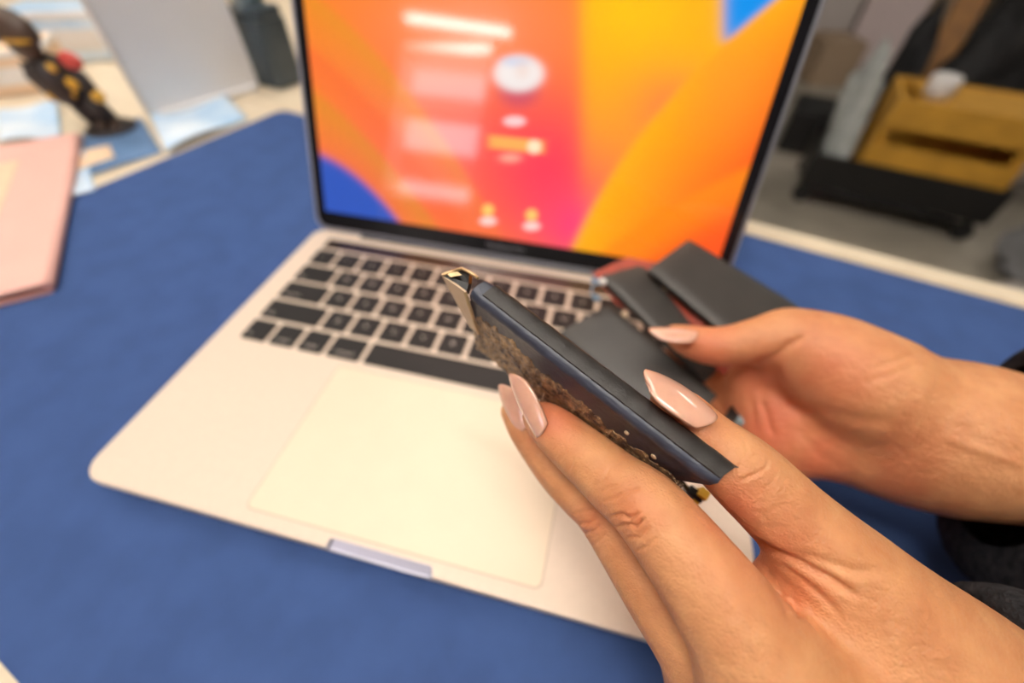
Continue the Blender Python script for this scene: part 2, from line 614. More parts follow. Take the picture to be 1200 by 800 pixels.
rows = [(4, ['~ `', '1', '2', '3', '4', '5', '6', '7', '8', '9', '0', '-', '='], 0),
        (3, list('QWERTYUIOP[]\\'), 1.5), (2, list("ASDFGHJKL;'"), 1.75), (1, list('ZXCVBNM,./'), 2.25)]
for row, legs, u0 in rows:
    for i, g in enumerate(legs):
        key(u0 + i, row, 1, g)
key(13, 4, 1.5, 'delete', 3.0, dx=5, dy=-4)
key(0, 3, 1.5, 'tab', 3.0, dx=-8, dy=-4)
key(0, 2, 1.75, 'caps lock', 3.0, dx=-6, dy=-4)
key(12.75, 2, 1.75, 'return', 3.0, dx=8, dy=-4)
key(0, 1, 2.25, 'shift', 3.0, dx=-14, dy=-4)
key(12.25, 1, 2.25, 'shift', 3.0, dx=14, dy=-4)
key(0, 0, 1, 'fn', 3.0, dx=-3, dy=-4)
key(1, 0, 1, 'control', 3.0, dy=-4)
key(2, 0, 1, 'option', 3.0, dy=-4)
key(3, 0, 1.25, 'command', 3.0, dy=-4)
key(4.25, 0, 5)
key(9.25, 0, 1.25, 'command', 3.0, dy=-4)
key(10.5, 0, 1, 'option', 3.0, dy=-4)
key(11.5, 0, 1, '<', 3.0)
key(12.5, 0, 1, '^', 3.0, half=1)
key(12.5, 0, 1, 'v', 3.0, half=0)
key(13.5, 0, 1, '>', 3.0)
MB().prism([np.array([x, y, 12.7]) for x, y in rrect(KX, 188.6, 287.6, 198.6, 1.0)], (0, 0, 0.7)).build('touch_strip', 'touchbar', LT)
MB().box((152, 199.5, 12.9), (271.5, 0.9, 0.5)).build('strip_gap', 'key', LT)
for s in (7.2, 296.8):                       # perforated speaker strips beside the keys
    MB().box((s, 145, 12.95), (6.5, 100, 0.16)).build('speaker_strip', 'alu', LT)

# lid
LA = 1.2089
HY = 208.6
LV = np.array([0, math.cos(LA), math.sin(LA)])
LN = np.array([0, -math.sin(LA), math.cos(LA)])


def LP(x, v, n=0.0):
    return np.array([x, HY, ZT]) + LV * v + LN * n


def lid_ring(ins, n, r=9):
    return [LP(x, v, n) for x, v in rrect(ins, 1.5 + ins, 304 - ins, 208 - ins, r, 6)]


mb = MB()
loft(mb, [lid_ring(1.6, -4.6), lid_ring(0.4, -4.0), lid_ring(0, -3), lid_ring(0, -0.3), lid_ring(0.2, 0)])
mb.build('lid', 'lidmetal', LT, auto=35)
mb = MB()
loft(mb, [lid_ring(2.3, -0.2, 8), lid_ring(2.3, 0.25, 8)])
mb.build('bezel', 'bezel', LT)
MB().tube([(38, HY + 1.5, 11.2), (266, HY + 1.5, 11.2)], 4.2, 16).build('hinge', 'hinge', LT, auto=40)
g = link('lid_lettering', text_mesh('MacBook Pro', 5.2, 'chin'), LT, LP(152, 9.5, 0.32))
g.rotation_euler = (LA, 0, 0)


# the lit picture
def screen_colour(u, v):
    u = np.asarray(u, float)
    v = np.asarray(v, float)
    sm = lambda x, w: 1 / (1 + np.exp(-np.clip(x / w, -30, 30)))
    c = np.zeros(u.shape + (3,))

    def over(col, a):
        nonlocal c
        col = np.broadcast_to(np.asarray(col, float), c.shape)
        c = c * (1 - a[..., None]) + col * a[..., None]

    def gs(x, y, sx, sy):
        return np.exp(-((u - x) / sx) ** 2 - ((v - y) / sy) ** 2)
    S = lambda r, g, b: np.array(srgb(r, g, b)[:3])
    over(S(252, 130, 40), np.ones_like(u))
    over(S(246, 92, 62), 0.9 * gs(430, 215, 90, 60))
    over(S(255, 112, 84), 0.8 * gs(520, 150, 130, 110))
    over(S(255, 62, 84), gs(640, 200, 105, 105))
    over(S(252, 56, 120), 0.95 * gs(690, 268, 60, 45))
    over(S(255, 140, 90), 0.8 * gs(560, 30, 110, 60))
    # left petals, olive edge
    for off, col, a in ((0, S(226, 150, 20), 0.75), (64, S(250, 100, 50), 0.7), (112, S(214, 150, 30), 0.7), (170, S(250, 110, 60), 0.8)):
        y_edge = off - 10 + (u - 360) * 0.75 + ((u - 360) / 100.0) ** 2 * 22
        dd = v - y_edge
        over(col, a * sm(dd, 4) * np.exp(-np.clip(dd, 0, None) / 38) * sm(560 - u, 22))
    e = 182 + (u - 378) * 0.42 + ((u - 378) / 90.0) ** 2 * 40
    over(S(46, 86, 186), sm(v - e, 2.2) * sm(480 - u, 5))
    # yellow petal
    a = sm(u - 682, 5) * sm(175 - v + (u - 680) * 0.05, 40)
    over(S(255, 178, 10), a * 0.95)
    over(S(255, 200, 0), 0.8 * gs(740, 10, 70, 60) * sm(u - 682, 5))
    over(S(255, 120, 70), 0.75 * gs(790, 130, 50, 45))
    # blue corner
    over(S(0, 146, 236), sm(u - 848, 3.5) * sm(48 - v, 4))
    # right petal
    ue = 684 + (262 - v) * 0.50 + ((262 - v) / 100.0) ** 2 * 13.5
    a = sm(u - ue, 2.5)
    k = np.clip((u - ue) / 150, 0, 1)[..., None]
    over(S(255, 176, 8) * (1 - k) + S(255, 96, 24) * k, a)
    over(S(255, 150, 40), 0.5 * a * gs(850, 90, 60, 80))
    # lower right petal
    ve = 300 - (u - 700) * 0.75 + ((u - 700) / 100.0) ** 2 * 9
    ve = np.where(u < 1000, ve, 0)
    over(S(255, 138, 14), sm(v - ve, 2.5) * sm(u - 690, 4) * sm(ve + 60 - v, 25))
    over(S(255, 84, 30), 0.9 * sm(v - ve - 45, 10) * sm(u - 700, 4))
    # sign-in picture, name and field
    ell = lambda x, y, a_, b_, w=0.09: sm(1 - np.sqrt(((u - x) / a_) ** 2 + ((v - y) / b_) ** 2), w)
    over(S(150, 50, 120), 0.5 * ell(608, 106, 22, 18, .2))
    over(S(246, 240, 236), 0.95 * ell(608, 86, 29, 21))
    over(S(190, 205, 235), 0.6 * ell(604, 72, 16, 6, .2))
    over(S(240, 205, 190), 0.5 * ell(612, 82, 8, 10, .3))
    over(S(255, 216, 216), 0.9 * ell(603, 142, 13, 6))
    pill = sm(1 - np.maximum(np.abs(u - 605) / 32, np.abs(v - 169 - (u - 605) * .1) / 7.5), .06)
    over(S(255, 190, 90), 0.8 * pill)
    over(S(255, 236, 200), 0.9 * ell(626, 172, 8, 8))
    over(S(255, 200, 170), 0.6 * ell(598, 185, 12, 5, .2))
    for x, y in ((572, 246), (623, 252)):
        over(S(255, 214, 110), 0.85 * ell(x, y, 7, 7))
        over(S(255, 222, 214), 0.9 * ell(x, y + 13, 10, 5))
    return np.clip(c, 0, 1)


NX_, NY_ = 260, 170
vx = np.linspace(9.5, 294.5, NX_)
vv = np.linspace(15.8, 198.5, NY_)
G = np.array([LP(x, v, 0.42) for v in vv for x in vx])
faces = [(j * NX_ + i, j * NX_ + i + 1, (j + 1) * NX_ + i + 1, (j + 1) * NX_ + i) for j in range(NY_ - 1) for i in range(NX_ - 1)]
m = bpy.data.materials.new('lit_display')
m.use_nodes = True
nt = m.node_tree
bs = nt.nodes['Principled BSDF']
bs.inputs['Base Color'].default_value = (0.01, 0.01, 0.012, 1)
bs.inputs['Roughness'].default_value = 0.06
at = nt.nodes.new('ShaderNodeAttribute')
at.attribute_name = 'picture'
nt.links.new(at.outputs['Color'], bs.inputs['Emission Color'])
bs.inputs['Emission Strength'].default_value = 1.0
MT['display'] = m
me = mesh_data('display', (G - BASE[LT]) * 0.001, faces, m)
uu, v2, dd = to_px(G)
colr = np.ones((len(G), 4), np.float32)
colr[:, :3] = screen_colour(uu, v2)
ca = me.color_attributes.new('picture', 'FLOAT_COLOR', 'POINT')
ca.data.foreach_set('color', colr.ravel())
disp = link('display', me, LT)
disp['label'] = 'lit screen with orange and red petal picture and sign-in field'


# ================================================================== SDF modelling for the hands
def catmull(P, n=6):
    P = np.asarray(P, float)
    Q = np.vstack([2 * P[0] - P[1], P, 2 * P[-1] - P[-2]])
    out = []
    for i in range(1, len(Q) - 2):
        for k in range(n):
            s = k / n
            a, b, c, d = Q[i - 1], Q[i], Q[i + 1], Q[i + 2]
            out.append(0.5 * (2 * b + (c - a) * s + (2 * a - 5 * b + 4 * c - d) * s * s + (3 * b - a - 3 * c + d) * s ** 3))
    out.append(P[-1])
    return np.array(out)


class Field:
    def __init__(self, lo, hi, h):
        self.lo, self.h = np.asarray(lo, float), h
        self.n = np.ceil((np.asarray(hi, float) - self.lo) / h).astype(int) + 1
        self.ax = [self.lo[i] + h * np.arange(self.n[i]) for i in range(3)]

    def new(self):
        return np.full(self.n, 14.0, np.float32)

    def chain(self, P, n=6, margin=11.0, flat=None):
        """tapered spline of spheres; P rows x,y,z,r; flat=(axis, factor) squashes the section"""
        Dn = self.new()
        Q = catmull(P, n)
        for i in range(len(Q) - 1):
            a, b = Q[i], Q[i + 1]
            m_ = max(a[3], b[3]) + margin
            lo = np.minimum(a[:3], b[:3]) - m_
            hi = np.maximum(a[:3], b[:3]) + m_
            i0 = np.clip(np.floor((lo - self.lo) / self.h).astype(int), 0, self.n)
            i1 = np.clip(np.ceil((hi - self.lo) / self.h).astype(int) + 1, 0, self.n)
            if np.any(i1 <= i0): continue
            X = (self.ax[0][i0[0]:i1[0]] - a[0]).astype(np.float32)[:, None, None]
            Y = (self.ax[1][i0[1]:i1[1]] - a[1]).astype(np.float32)[None, :, None]
            Z = (self.ax[2][i0[2]:i1[2]] - a[2]).astype(np.float32)[None, None, :]
            d = b[:3] - a[:3]
            L2 = float(d @ d) + 1e-9
            tt = np.clip((X * d[0] + Y * d[1] + Z * d[2]) / L2, 0, 1)
            ex, ey, ez = X - tt * d[0], Y - tt * d[1], Z - tt * d[2]
            q2 = ex * ex + ey * ey + ez * ez
            if flat is not None:
                ax_, fac = flat
                q2 = q2 + (fac * fac - 1) * (ex * ax_[0] + ey * ax_[1] + ez * ax_[2]) ** 2
            r = np.sqrt(q2) - (a[3] + tt * (b[3] - a[3]))
            sl = Dn[i0[0]:i1[0], i0[1]:i1[1], i0[2]:i1[2]]
            np.minimum(sl, r, out=sl)
        return Dn


def smin(a, b, k):
    h = np.clip(k - np.abs(a - b), 0, None) / k
    return np.minimum(a, b) - h * h * k * 0.25


def surface_nets(Df, lo, h):
    S = Df < 0
    nx, ny, nz = Df.shape
    off = [(i, j, k) for i in (0, 1) for j in (0, 1) for k in (0, 1)]
    cnt = np.zeros((nx - 1, ny - 1, nz - 1), np.int8)
    for i, j, k in off:
        cnt += S[i:nx - 1 + i, j:ny - 1 + j, k:nz - 1 + k]
    act = (cnt > 0) & (cnt < 8)
    I = np.argwhere(act)
    idx = np.full(act.shape, -1, np.int64)
    idx[act] = np.arange(len(I))
    acc = np.zeros((len(I), 3))
    num = np.zeros(len(I))
    vals = {o_: Df[I[:, 0] + o_[0], I[:, 1] + o_[1], I[:, 2] + o_[2]] for o_ in off}
    for o_ in off:
        for axis in range(3):
            if o_[axis]: continue
            p_ = list(o_)
            p_[axis] = 1
            a, b = vals[o_], vals[tuple(p_)]
            cr = (a < 0) != (b < 0)
            tt = np.where(cr, a / np.where(cr, a - b, 1), 0)
            pos = np.tile(np.array(o_, float), (len(I), 1))
            pos[:, axis] += tt
            acc += pos * cr[:, None]
            num += cr
    V = (I + acc / num[:, None]) * h + lo
    quads = []
    for axis in range(3):
        sl0 = [slice(None)] * 3
        sl1 = [slice(None)] * 3
        sl0[axis] = slice(0, -1)
        sl1[axis] = slice(1, None)
        A, B = S[tuple(sl0)], S[tuple(sl1)]
        E = np.argwhere(A != B)
        u_, w_ = (axis + 1) % 3, (axis + 2) % 3
        ok = (E[:, u_] > 0) & (E[:, w_] > 0) & (E[:, u_] < Df.shape[u_] - 1) & (E[:, w_] < Df.shape[w_] - 1)
        E = E[ok]
        flip = A[tuple(E.T)]
        q = []
        for du, dw in ((-1, -1), (0, -1), (0, 0), (-1, 0)):
            e2 = E.copy()
            e2[:, u_] += du
            e2[:, w_] += dw
            q.append(idx[tuple(e2.T)])
        q = np.stack(q, 1)
        q[~flip] = q[~flip][:, ::-1]
        quads.append(q)
    Q = np.vstack(quads)
    return V, Q[(Q >= 0).all(1)]


def chain_pts(rows):                       # u,v,depth,r rows -> camera space rows
    return np.array([[*PC(u, v, d), r] for u, v, d, r in rows])


def w2c(p):
    return (np.asarray(p, float) - CAM) @ RC


def poly_dist(u, v, pts):
    best = np.full(u.shape, 1e9)
    tpar = np.zeros(u.shape)
    n = len(pts) - 1
    for i in range(n):
        a, b = np.array(pts[i], float), np.array(pts[i + 1], float)
        d = b - a
        tt = np.clip(((u - a[0]) * d[0] + (v - a[1]) * d[1]) / (d @ d), 0, 1)
        q = np.hypot(u - a[0] - tt * d[0], v - a[1] - tt * d[1])
        m_ = q < best
        best = np.where(m_, q, best)
        tpar = np.where(m_, (i + tt) / n, tpar)
    return best, tpar


def build_hand(name, fingers, palm, lo, hi, h, parent, creases, flushes, kp=9.0, kf=7.0, subdiv=True, label=None):
    Fd = Field(lo, hi, h)
    body = None
    for rows in palm:
        c = Fd.chain(rows if isinstance(rows, np.ndarray) else chain_pts(rows), 5)
        body = c if body is None else smin(body, c, kp)
    tot = body
    for rows in fingers:
        fl = None
        if isinstance(rows, tuple):
            rows, fl = rows
        f = Fd.chain(rows if isinstance(rows, np.ndarray) else chain_pts(rows), 6, flat=fl)
        tot = np.minimum(tot, smin(body, f, kf))
    V, Q = surface_nets(tot, Fd.lo, h)
    lab = np.arange(len(V))
    while True:                            # keep only the one connected surface
        old = lab.copy()
        np.minimum.at(lab, Q.ravel(), np.repeat(lab[Q].min(1), 4))
        lab = lab[lab]
        if (lab == old).all(): break
    big = np.bincount(lab).argmax()
    Q = Q[lab[Q[:, 0]] == big]
    used, inv = np.unique(Q, return_inverse=True)
    V, Q = V[used], inv.reshape(Q.shape)
    Vw = C2W(V)
    base = BASE[parent]
    me = bpy.data.meshes.new(name)
    me.from_pydata(((Vw - base) * 0.001).tolist(), [], Q.tolist())
    o = link(name, me, parent)
    # light relaxation then one smooth subdivision
    sm = o.modifiers.new('s', 'SMOOTH')
    sm.factor = 0.5
    sm.iterations = 2
    if subdiv:
        ss = o.modifiers.new('d', 'SUBSURF')
        ss.levels = 1
        ss.render_levels = 1
    me2 = bpy.data.meshes.new_from_object(o.evaluated_get(bpy.context.evaluated_depsgraph_get()))
    o.modifiers.clear()
    o.data = me2
    n = len(me2.vertices)
    co = np.empty(n * 3, np.float32)
    no = np.empty(n * 3, np.float32)
    me2.vertices.foreach_get('co', co)
    me2.vertex_normals.foreach_get('vector', no)
    co = co.reshape(-1, 3).astype(float)
    no = no.reshape(-1, 3).astype(float)
    Pw = co * 1000 + base
    u, v, d = to_px(Pw)
    view = CAM - Pw
    view /= np.linalg.norm(view, axis=1)[:, None]
    face = (no * view).sum(1)
    disp = np.zeros(n)
    for pts, dep, wpx, dmin, dmax in creases:
        q, tp = poly_dist(u, v, pts)
        fade = np.clip(np.minimum(tp, 1 - tp) * 6 + 0.25, 0, 1)
        wpx = wpx * (0.75 if wpx < 3 else 1)
        g_ = np.exp(-(q / wpx) ** 2) - 0.12 * np.exp(-((q - 2.3 * wpx) / (1.2 * wpx)) ** 2)
        disp -= 1.6 * dep * g_ * fade * np.clip(face * 3 + 0.3, 0, 1) * ((d > dmin) & (d < dmax))
    co += no * disp[:, None] * 0.001
    me2.vertices.foreach_set('co', co.astype(np.float32).ravel())
    fl = np.zeros(n)
    for (x, y, r, a) in flushes:
        fl = np.maximum(fl, a * np.exp(-((u - x) ** 2 + (v - y) ** 2) / r ** 2))
    at_ = me2.attributes.new('flush', 'FLOAT', 'POINT')
    at_.data.foreach_set('value', np.clip(fl, 0, 1).astype(np.float32))
    me2.polygons.foreach_set('use_smooth', [True] * len(me2.polygons))
    me2.materials.clear()
    me2.materials.append(MT['skin'])
    me2.update()
    if label: o['label'] = label
    return o


def nail(parent, base_c, tip_dir, normal, length, width, arch, bend, label=None, thick=0.55, curl=0.0):
    """almond nail; base_c is the middle of the cuticle edge (camera mm)"""
    t_ = nrm(tip_dir)
    n_ = np.asarray(normal, float)
    n_ = nrm(n_ - t_ * (n_ @ t_))
    s_ = np.cross(t_, n_)
    NL, NW = 26, 15
    def pt(i, j, off):
        a = i / (NL - 1)
        w = 2 * j / (NW - 1) - 1
        half = width / 2 * (1 - max(0, (a - 0.40) / 0.60) ** 2.6 * 0.40) * (1 - (1 - a) ** 6 * 0.14)
        x = w * half
        z = -arch * (x / (width / 2)) ** 2 - bend * (a - 0.3) ** 2 + off
        y = a * length + abs(w) ** 2.2 * width * 0.20 * ((1 - a) ** 3) - abs(w) ** 2.0 * 0.24 * width * a ** 5
        return np.asarray(base_c) + t_ * y + s_ * x + n_ * z
    mb = MB()
    vs = [C2W(pt(i, j, 0)) for i in range(NL) for j in range(NW)] + [C2W(pt(i, j, -thick)) for i in range(NL) for j in range(NW)]
    fs = []
    N = NL * NW
    for i in range(NL - 1):
        for j in range(NW - 1):
            a, b, c, d = i * NW + j, i * NW + j + 1, (i + 1) * NW + j + 1, (i + 1) * NW + j
            fs.append((a, b, c, d))
            fs.append((d + N, c + N, b + N, a + N))
    rim = [j for j in range(NW)] + [i * NW + NW - 1 for i in range(1, NL)] + [(NL - 1) * NW + j for j in range(NW - 2, -1, -1)] + [i * NW for i in range(NL - 2, 0, -1)]
    for k in range(len(rim)):
        a, b = rim[k], rim[(k + 1) % len(rim)]
        fs.append((b, a, a + N, b + N))
    mb.add(vs, fs)
    o = mb.build('fingernail', 'nail', parent, smooth=True)
    if label: o['label'] = label
    return o


# ================================================================== PERSON
PB = np.array([640.0, -60.0, -750.0])
PERSON = thing('person', PB, 'person in charcoal knit sleeves holding dark battery cells over the laptop with both hands', 'person')

# near (left) hand ---------------------------------------------------------
wristN = PC(1235, 905, 103)
elbowN = w2c((600, -70, 75))
idx = [(630, 488, 117, 4.4), (647, 501, 114.5, 6.1), (683, 532, 109, 7.1), (722, 566, 102, 7.7), (762, 599, 95.5, 8.5),
       (822, 675, 89, 9.7), (868, 742, 86, 11.0), (905, 810, 86, 12.5)]
mid = [(604, 482, 132, 4.6), (622, 507, 129, 6.1), (656, 549, 123, 7.1), (684, 575, 118, 7.7), (713, 601, 113.5, 8.4),
       (772, 690, 105, 9.2), (825, 765, 100, 10.5), (862, 835, 98, 12)]
rin = [(690, 566, 146, 4.6), (706, 580, 143, 6.2), (726, 600, 138, 7), (742, 615, 130, 8.0), (790, 700, 117, 9.0), (848, 850, 111, 11.5)]
pin = [(742, 632, 158, 4.2), (760, 645, 153, 5.5), (780, 660, 146, 6.4), (792, 680, 138, 7.2), (820, 760, 127, 8.2), (845, 860, 122, 10.5)]
thb = [(784, 471, 101.0, 4.4), (800, 488, 100.0, 6.2), (831, 520, 99, 7.3), (871, 554, 97, 8.6), (925, 606, 96, 9.3), (975, 657, 95, 11.0),
       (1040, 728, 95, 14.0), (1112, 800, 97, 17.5)]
palmN = [chain_pts([(905, 810, 86, 12.5), (1000, 845, 90, 15), (1110, 880, 97, 19), (1235, 905, 104, 21)]),
         chain_pts([(862, 835, 98, 12.0), (980, 870, 101, 15), (1100, 895, 104, 18), (1235, 905, 106, 20)]),
         chain_pts([(848, 850, 111, 11.5), (980, 890, 112, 14), (1235, 915, 112, 19)]),
         chain_pts([(845, 860, 122, 10.5), (980, 905, 121, 13), (1235, 920, 116, 18)]),
         chain_pts([(898, 680, 100, 4.0), (930, 722, 97, 8.0), (985, 775, 95, 12.5), (1060, 820, 96, 17), (1150, 855, 99, 19)]),
         chain_pts([(1000, 690, 95, 9), (1050, 745, 95, 13.5), (1112, 800, 97, 17.5), (1235, 895, 103, 21)]),
         np.array([[*wristN, 21], [*(wristN * 0.8 + elbowN * 0.2), 23], [*(wristN * 0.5 + elbowN * 0.5), 30]])]
creN = [
    # index knuckle (PIP) wrinkles
    ([(706, 588), (722, 583), (737, 575), (752, 572)], .28, 2.6, 0, 108), ([(714, 606), (728, 602), (738, 607), (748, 600)], .42, 2.6, 0, 108),
    ([(722, 618), (735, 614), (745, 616), (753, 607)], .45, 2.6, 0, 108), ([(735, 630), (750, 629), (760, 618)], .28, 2.6, 0, 108),
    ([(703, 577), (716, 570), (730, 566)], .2, 2.2, 0, 108), ([(745, 645), (760, 640), (772, 628)], .18, 2.4, 0, 108),
    ([(664, 553), (669, 545), (672, 535)], .25, 2.2, 0, 116), ([(655, 541), (661, 532), (663, 522)], .16, 2.2, 0, 116),
    ([(696, 571), (708, 561), (715, 548)], .12, 2.4, 0, 110),
    # middle knuckle
    ([(674, 602), (686, 598), (698, 597)], .35, 2.4, 104, 130), ([(678, 614), (690, 613), (702, 606)], .4, 2.4, 104, 130),
    ([(682, 626), (694, 622), (704, 615)], .4, 2.4, 104, 130), ([(692, 640), (702, 634), (709, 626)], .3, 2.4, 104, 130),
    # thumb joint
    ([(873, 515), (876, 530), (868, 545), (862, 550)], .26, 2.2, 0, 110), ([(902, 535), (898, 548), (885, 556), (866, 563)], .42, 2.6, 0, 110),
    ([(880, 536), (888, 532), (896, 540)], .2, 2.2, 0, 110), ([(912, 552), (905, 566), (890, 575)], .14, 2.4, 0, 110),
    ([(922, 560), (915, 577), (900, 588)], .12, 2.4, 0, 110), ([(930, 570), (922, 590), (905, 600)], .10, 2.6, 0, 110),
    # web folds
    ([(878, 632), (900, 645), (940, 662), (975, 680), (1002, 698)], .85, 5.0, 0, 120), ([(925, 645), (960, 657), (1000, 668), (1030, 672)], .35, 6, 0, 120),
    ([(905, 655), (935, 675), (965, 700), (985, 722)], .3, 4, 0, 120), ([(928, 702), (936, 716), (938, 724)], .5, 4, 0, 120),
    ([(912, 690), (920, 705), (925, 722)], .25, 4, 0, 120),
]
creN = [(p, dp * (0.6 if p[0][0] > 860 and p[0][1] < 600 else 1.55 if 695 < p[0][0] < 760 else 1.0), w, a, b) for p, dp, w, a, b in creN]
fluN = [(650, 485, 34, .6), (790, 495, 45, .55), (740, 605, 35, .25), (900, 640, 60, .35), (860, 600, 40, .55), (935, 690, 40, .3), (694, 612, 26, .3)]
allp = np.vstack([chain_pts(x) for x in (idx, mid, rin, pin, thb)] + palmN[:6])
lo = allp[:, :3].min(0) - 24
hi = allp[:, :3].max(0) + 24
lo[1] = max(lo[1], -140)
HN = build_hand('hand', [idx, mid, rin, pin, thb], palmN, lo, hi, 0.85, PERSON, creN, fluN,
                label='hand seen from its thumb side, pinching one battery cell between thumb and two fingers')
nail(HN, PC(629, 513, 109.8), np.array([-.47, .87, -.15]), (-.81, -.36, .45), 18.0, 9.8, 2.6, 3.0)
nail(HN, PC(609, 508, 124.5), np.array([-.47, .87, -.15]), (-.745, -.30, .59), 15.5, 10.0, 2.6, 3.0)
nail(HN, PC(843, 487, 93.0), np.array([-.75, .63, -.20]), (.48, .73, .49), 18.2, 14.0, 3.0, 4.8)

# far (right) hand ----------------------------------------------------------
wristF = PC(1110, 508, 160)
wF = PC(1210, 530, 154)
elbowF = w2c((640, 30, 80))
thf = [(790, 392, 177, 4.2), (806, 399, 175, 6.4), (830, 405, 172, 7.6), (857, 405, 170, 8.3), (890, 399, 168, 9.2), (926, 400, 167, 11.5),
       (968, 424, 166, 17), (1015, 452, 163, 20)]
ixf = [(770, 420, 224, 5), (800, 428, 218, 7.4), (838, 442, 207, 8.3), (872, 462, 194, 9.4), (905, 478, 184, 11.5)]
mdf = [(760, 450, 226, 5), (795, 458, 220, 7.4), (836, 470, 208, 8.3), (872, 485, 196, 9.4), (905, 496, 186, 11.5)]
rgf = [(775, 480, 226, 5), (805, 486, 218, 7.2), (842, 496, 207, 8.0), (876, 506, 196, 9.0), (912, 515, 186, 11.5)]
pkf = [(810, 505, 220, 4.6), (835, 510, 212, 6.2), (860, 515, 204, 7), (888, 522, 195, 8.0), (920, 526, 184, 11)]
palmF = [chain_pts([(915, 425, 178, 9.5), (880, 440, 184, 9), (885, 465, 186, 9)]),
         chain_pts([(926, 400, 167, 11.5), (968, 424, 166, 17), (1015, 455, 163, 20), (1110, 508, 160, 24)]),
         chain_pts([(905, 478, 184, 11.5), (980, 480, 180, 14), (1110, 508, 164, 22)]),
         chain_pts([(905, 498, 184, 12), (985, 500, 178, 14), (1110, 515, 163, 23)]),
         chain_pts([(915, 518, 182, 12.5), (990, 520, 174, 15.5), (1050, 530, 168, 18), (1110, 520, 162, 23)]),
         np.array([[*wristF, 24.5], [*wF, 26], [*(wF * .6 + elbowF * .4), 32]])]
creF = [([(880, 428), (905, 420), (925, 405), (945, 392)], .9, 5, 0, 190), ([(905, 425), (912, 450), (925, 475), (960, 490)], 1.0, 6, 0, 195),
        ([(893, 470), (900, 490), (905, 510)], .9, 4, 0, 195), ([(880, 470), (885, 500)], .6, 4, 0, 195),
        ([(960, 480), (1000, 490), (1050, 495)], .6, 7, 0, 190), ([(1020, 435), (1060, 418), (1085, 412)], .35, 4, 0, 180),
        ([(1010, 450), (1060, 432), (1080, 425)], .25, 4, 0, 180), ([(935, 500), (960, 535), (990, 550)], .4, 6, 0, 190),
        ([(1110, 512), (1150, 528), (1200, 545)], -.5, 6, 0, 190)]
creF = [(p, dp * 0.62, w, a, b) for p, dp, w, a, b in creF]
fluF = [(900, 500, 60, .75), (830, 415, 40, .6), (960, 540, 50, .6), (890, 450, 50, .6), (970, 440, 60, .45), (1050, 545, 60, .35)]
allp = np.vstack([chain_pts(x) for x in (thf, ixf, mdf, rgf, pkf)] + palmF[:4] + [np.array([[*wF, 26]])])
lo = allp[:, :3].min(0) - 16
hi = allp[:, :3].max(0) + np.array([40, 30, 26])
HF = build_hand('hand', [thf, ixf, mdf, rgf, pkf], palmF, lo, hi, 1.1, PERSON, creF, fluF, subdiv=True, kp=10,
                label='open hand with the palm showing, thumb pressed on the joined battery cells')
nail(HF, PC(818, 388, 167), np.array([-.98, .10, -.15]), (0.08, .86, .5), 18.5, 11.0, 2.6, 2.0)


# sleeves --------------------------------------------------------------------
def sleeve(c0, c1, r0, r1, sy, label, droop=0.0):
    c0, c1 = np.asarray(c0, float), np.asarray(c1, float)
    t_ = nrm(c1 - c0)
    Fm = frame(t_, (0, 0, 1))
    mb = MB()
    rings = []
    NS, NR = 40, 44
    L = np.linalg.norm(c1 - c0)
    prof = [(-6, .80), (-8, .92), (-6, 1.04), (0, 1.10)]
    for i in range(NR):
        a = i / (NR - 1)
        prof.append((6 + a * (L - 6), None))
    for s, f in prof:
        a = max(0, s) / L
        r = r0 + (r1 - r0) * a if f is None else r0 * f
        if f is None: r *= 1.10 - 0.1 * min(1, a * 8) + 0.05 * math.sin(s * 0.16) * (0.3 + a)
        cc = c0 + t_ * s
        rg = []
        for k in range(NS):
            th = 2 * math.pi * k / NS
            rr = r * (1 + 0.03 * math.sin(3 * th + s * .07))
            dn = Fm[:, 0] * math.cos(th) + Fm[:, 1] * math.sin(th)
            rr *= 1 + droop * max(0, -(dn @ RC[:, 1])) ** 1.5
            rg.append(cc + Fm[:, 0] * rr * math.cos(th) + Fm[:, 1] * rr * sy * math.sin(th))
        rings.append(rg)
    loft(mb, rings, cap=False)
    o = mb.build('sleeve', 'knit', PERSON, smooth=True, fix=False)
    o['label'] = label
    return o


sleeve(PW(1196, 868, 101), (600, -40, 80), 27, 62, 1.15, 'charcoal knit sleeve of the near arm')
sleeve(C2W(wF) + np.array([4, 8, 6]), (640, 40, 95), 29, 56, 1.0, 'charcoal knit sleeve of the far arm', 1.1)
mb = MB()
rings = []
for z, rx, ry, cx in ((-330, 150, 190, 800), (-150, 150, 190, 795), (0, 145, 195, 790), (150, 140, 205, 795), (300, 130, 215, 800), (420, 105, 195, 805), (470, 60, 90, 810)):
    rings.append([np.array([cx + rx * math.cos(a), -60 + ry * math.sin(a), z]) for a in np.linspace(0, 2 * math.pi, 40, endpoint=False)])
loft(mb, rings)
mb.build('sweater', 'knit', PERSON, smooth=True)

# ================================================================== NEAR BATTERY CELL
N0, N1 = PC(549, 343, 107), PC(838, 568, 88)
aL = np.linalg.norm(N1 - N0)
ah = (N1 - N0) / aL
t0 = np.array([.6, .8, 0.0])
t0 = nrm(t0 - ah * (t0 @ ah))
w0 = -np.cross(ah, t0)
if w0[2] > 0: w0 = -w0
th_ = math.radians(20)
bw = math.cos(th_) * w0 - math.sin(th_) * t0
bt = math.cos(th_) * t0 + math.sin(th_) * w0
BT = thing('battery_cell', C2W(N0 + ah * 33), 'dark battery cell with torn glue edge, pinched between the near thumb and finger', 'battery')


def BP(a, t_, w):
    return C2W(N0 + ah * a + bt * t_ + bw * w)


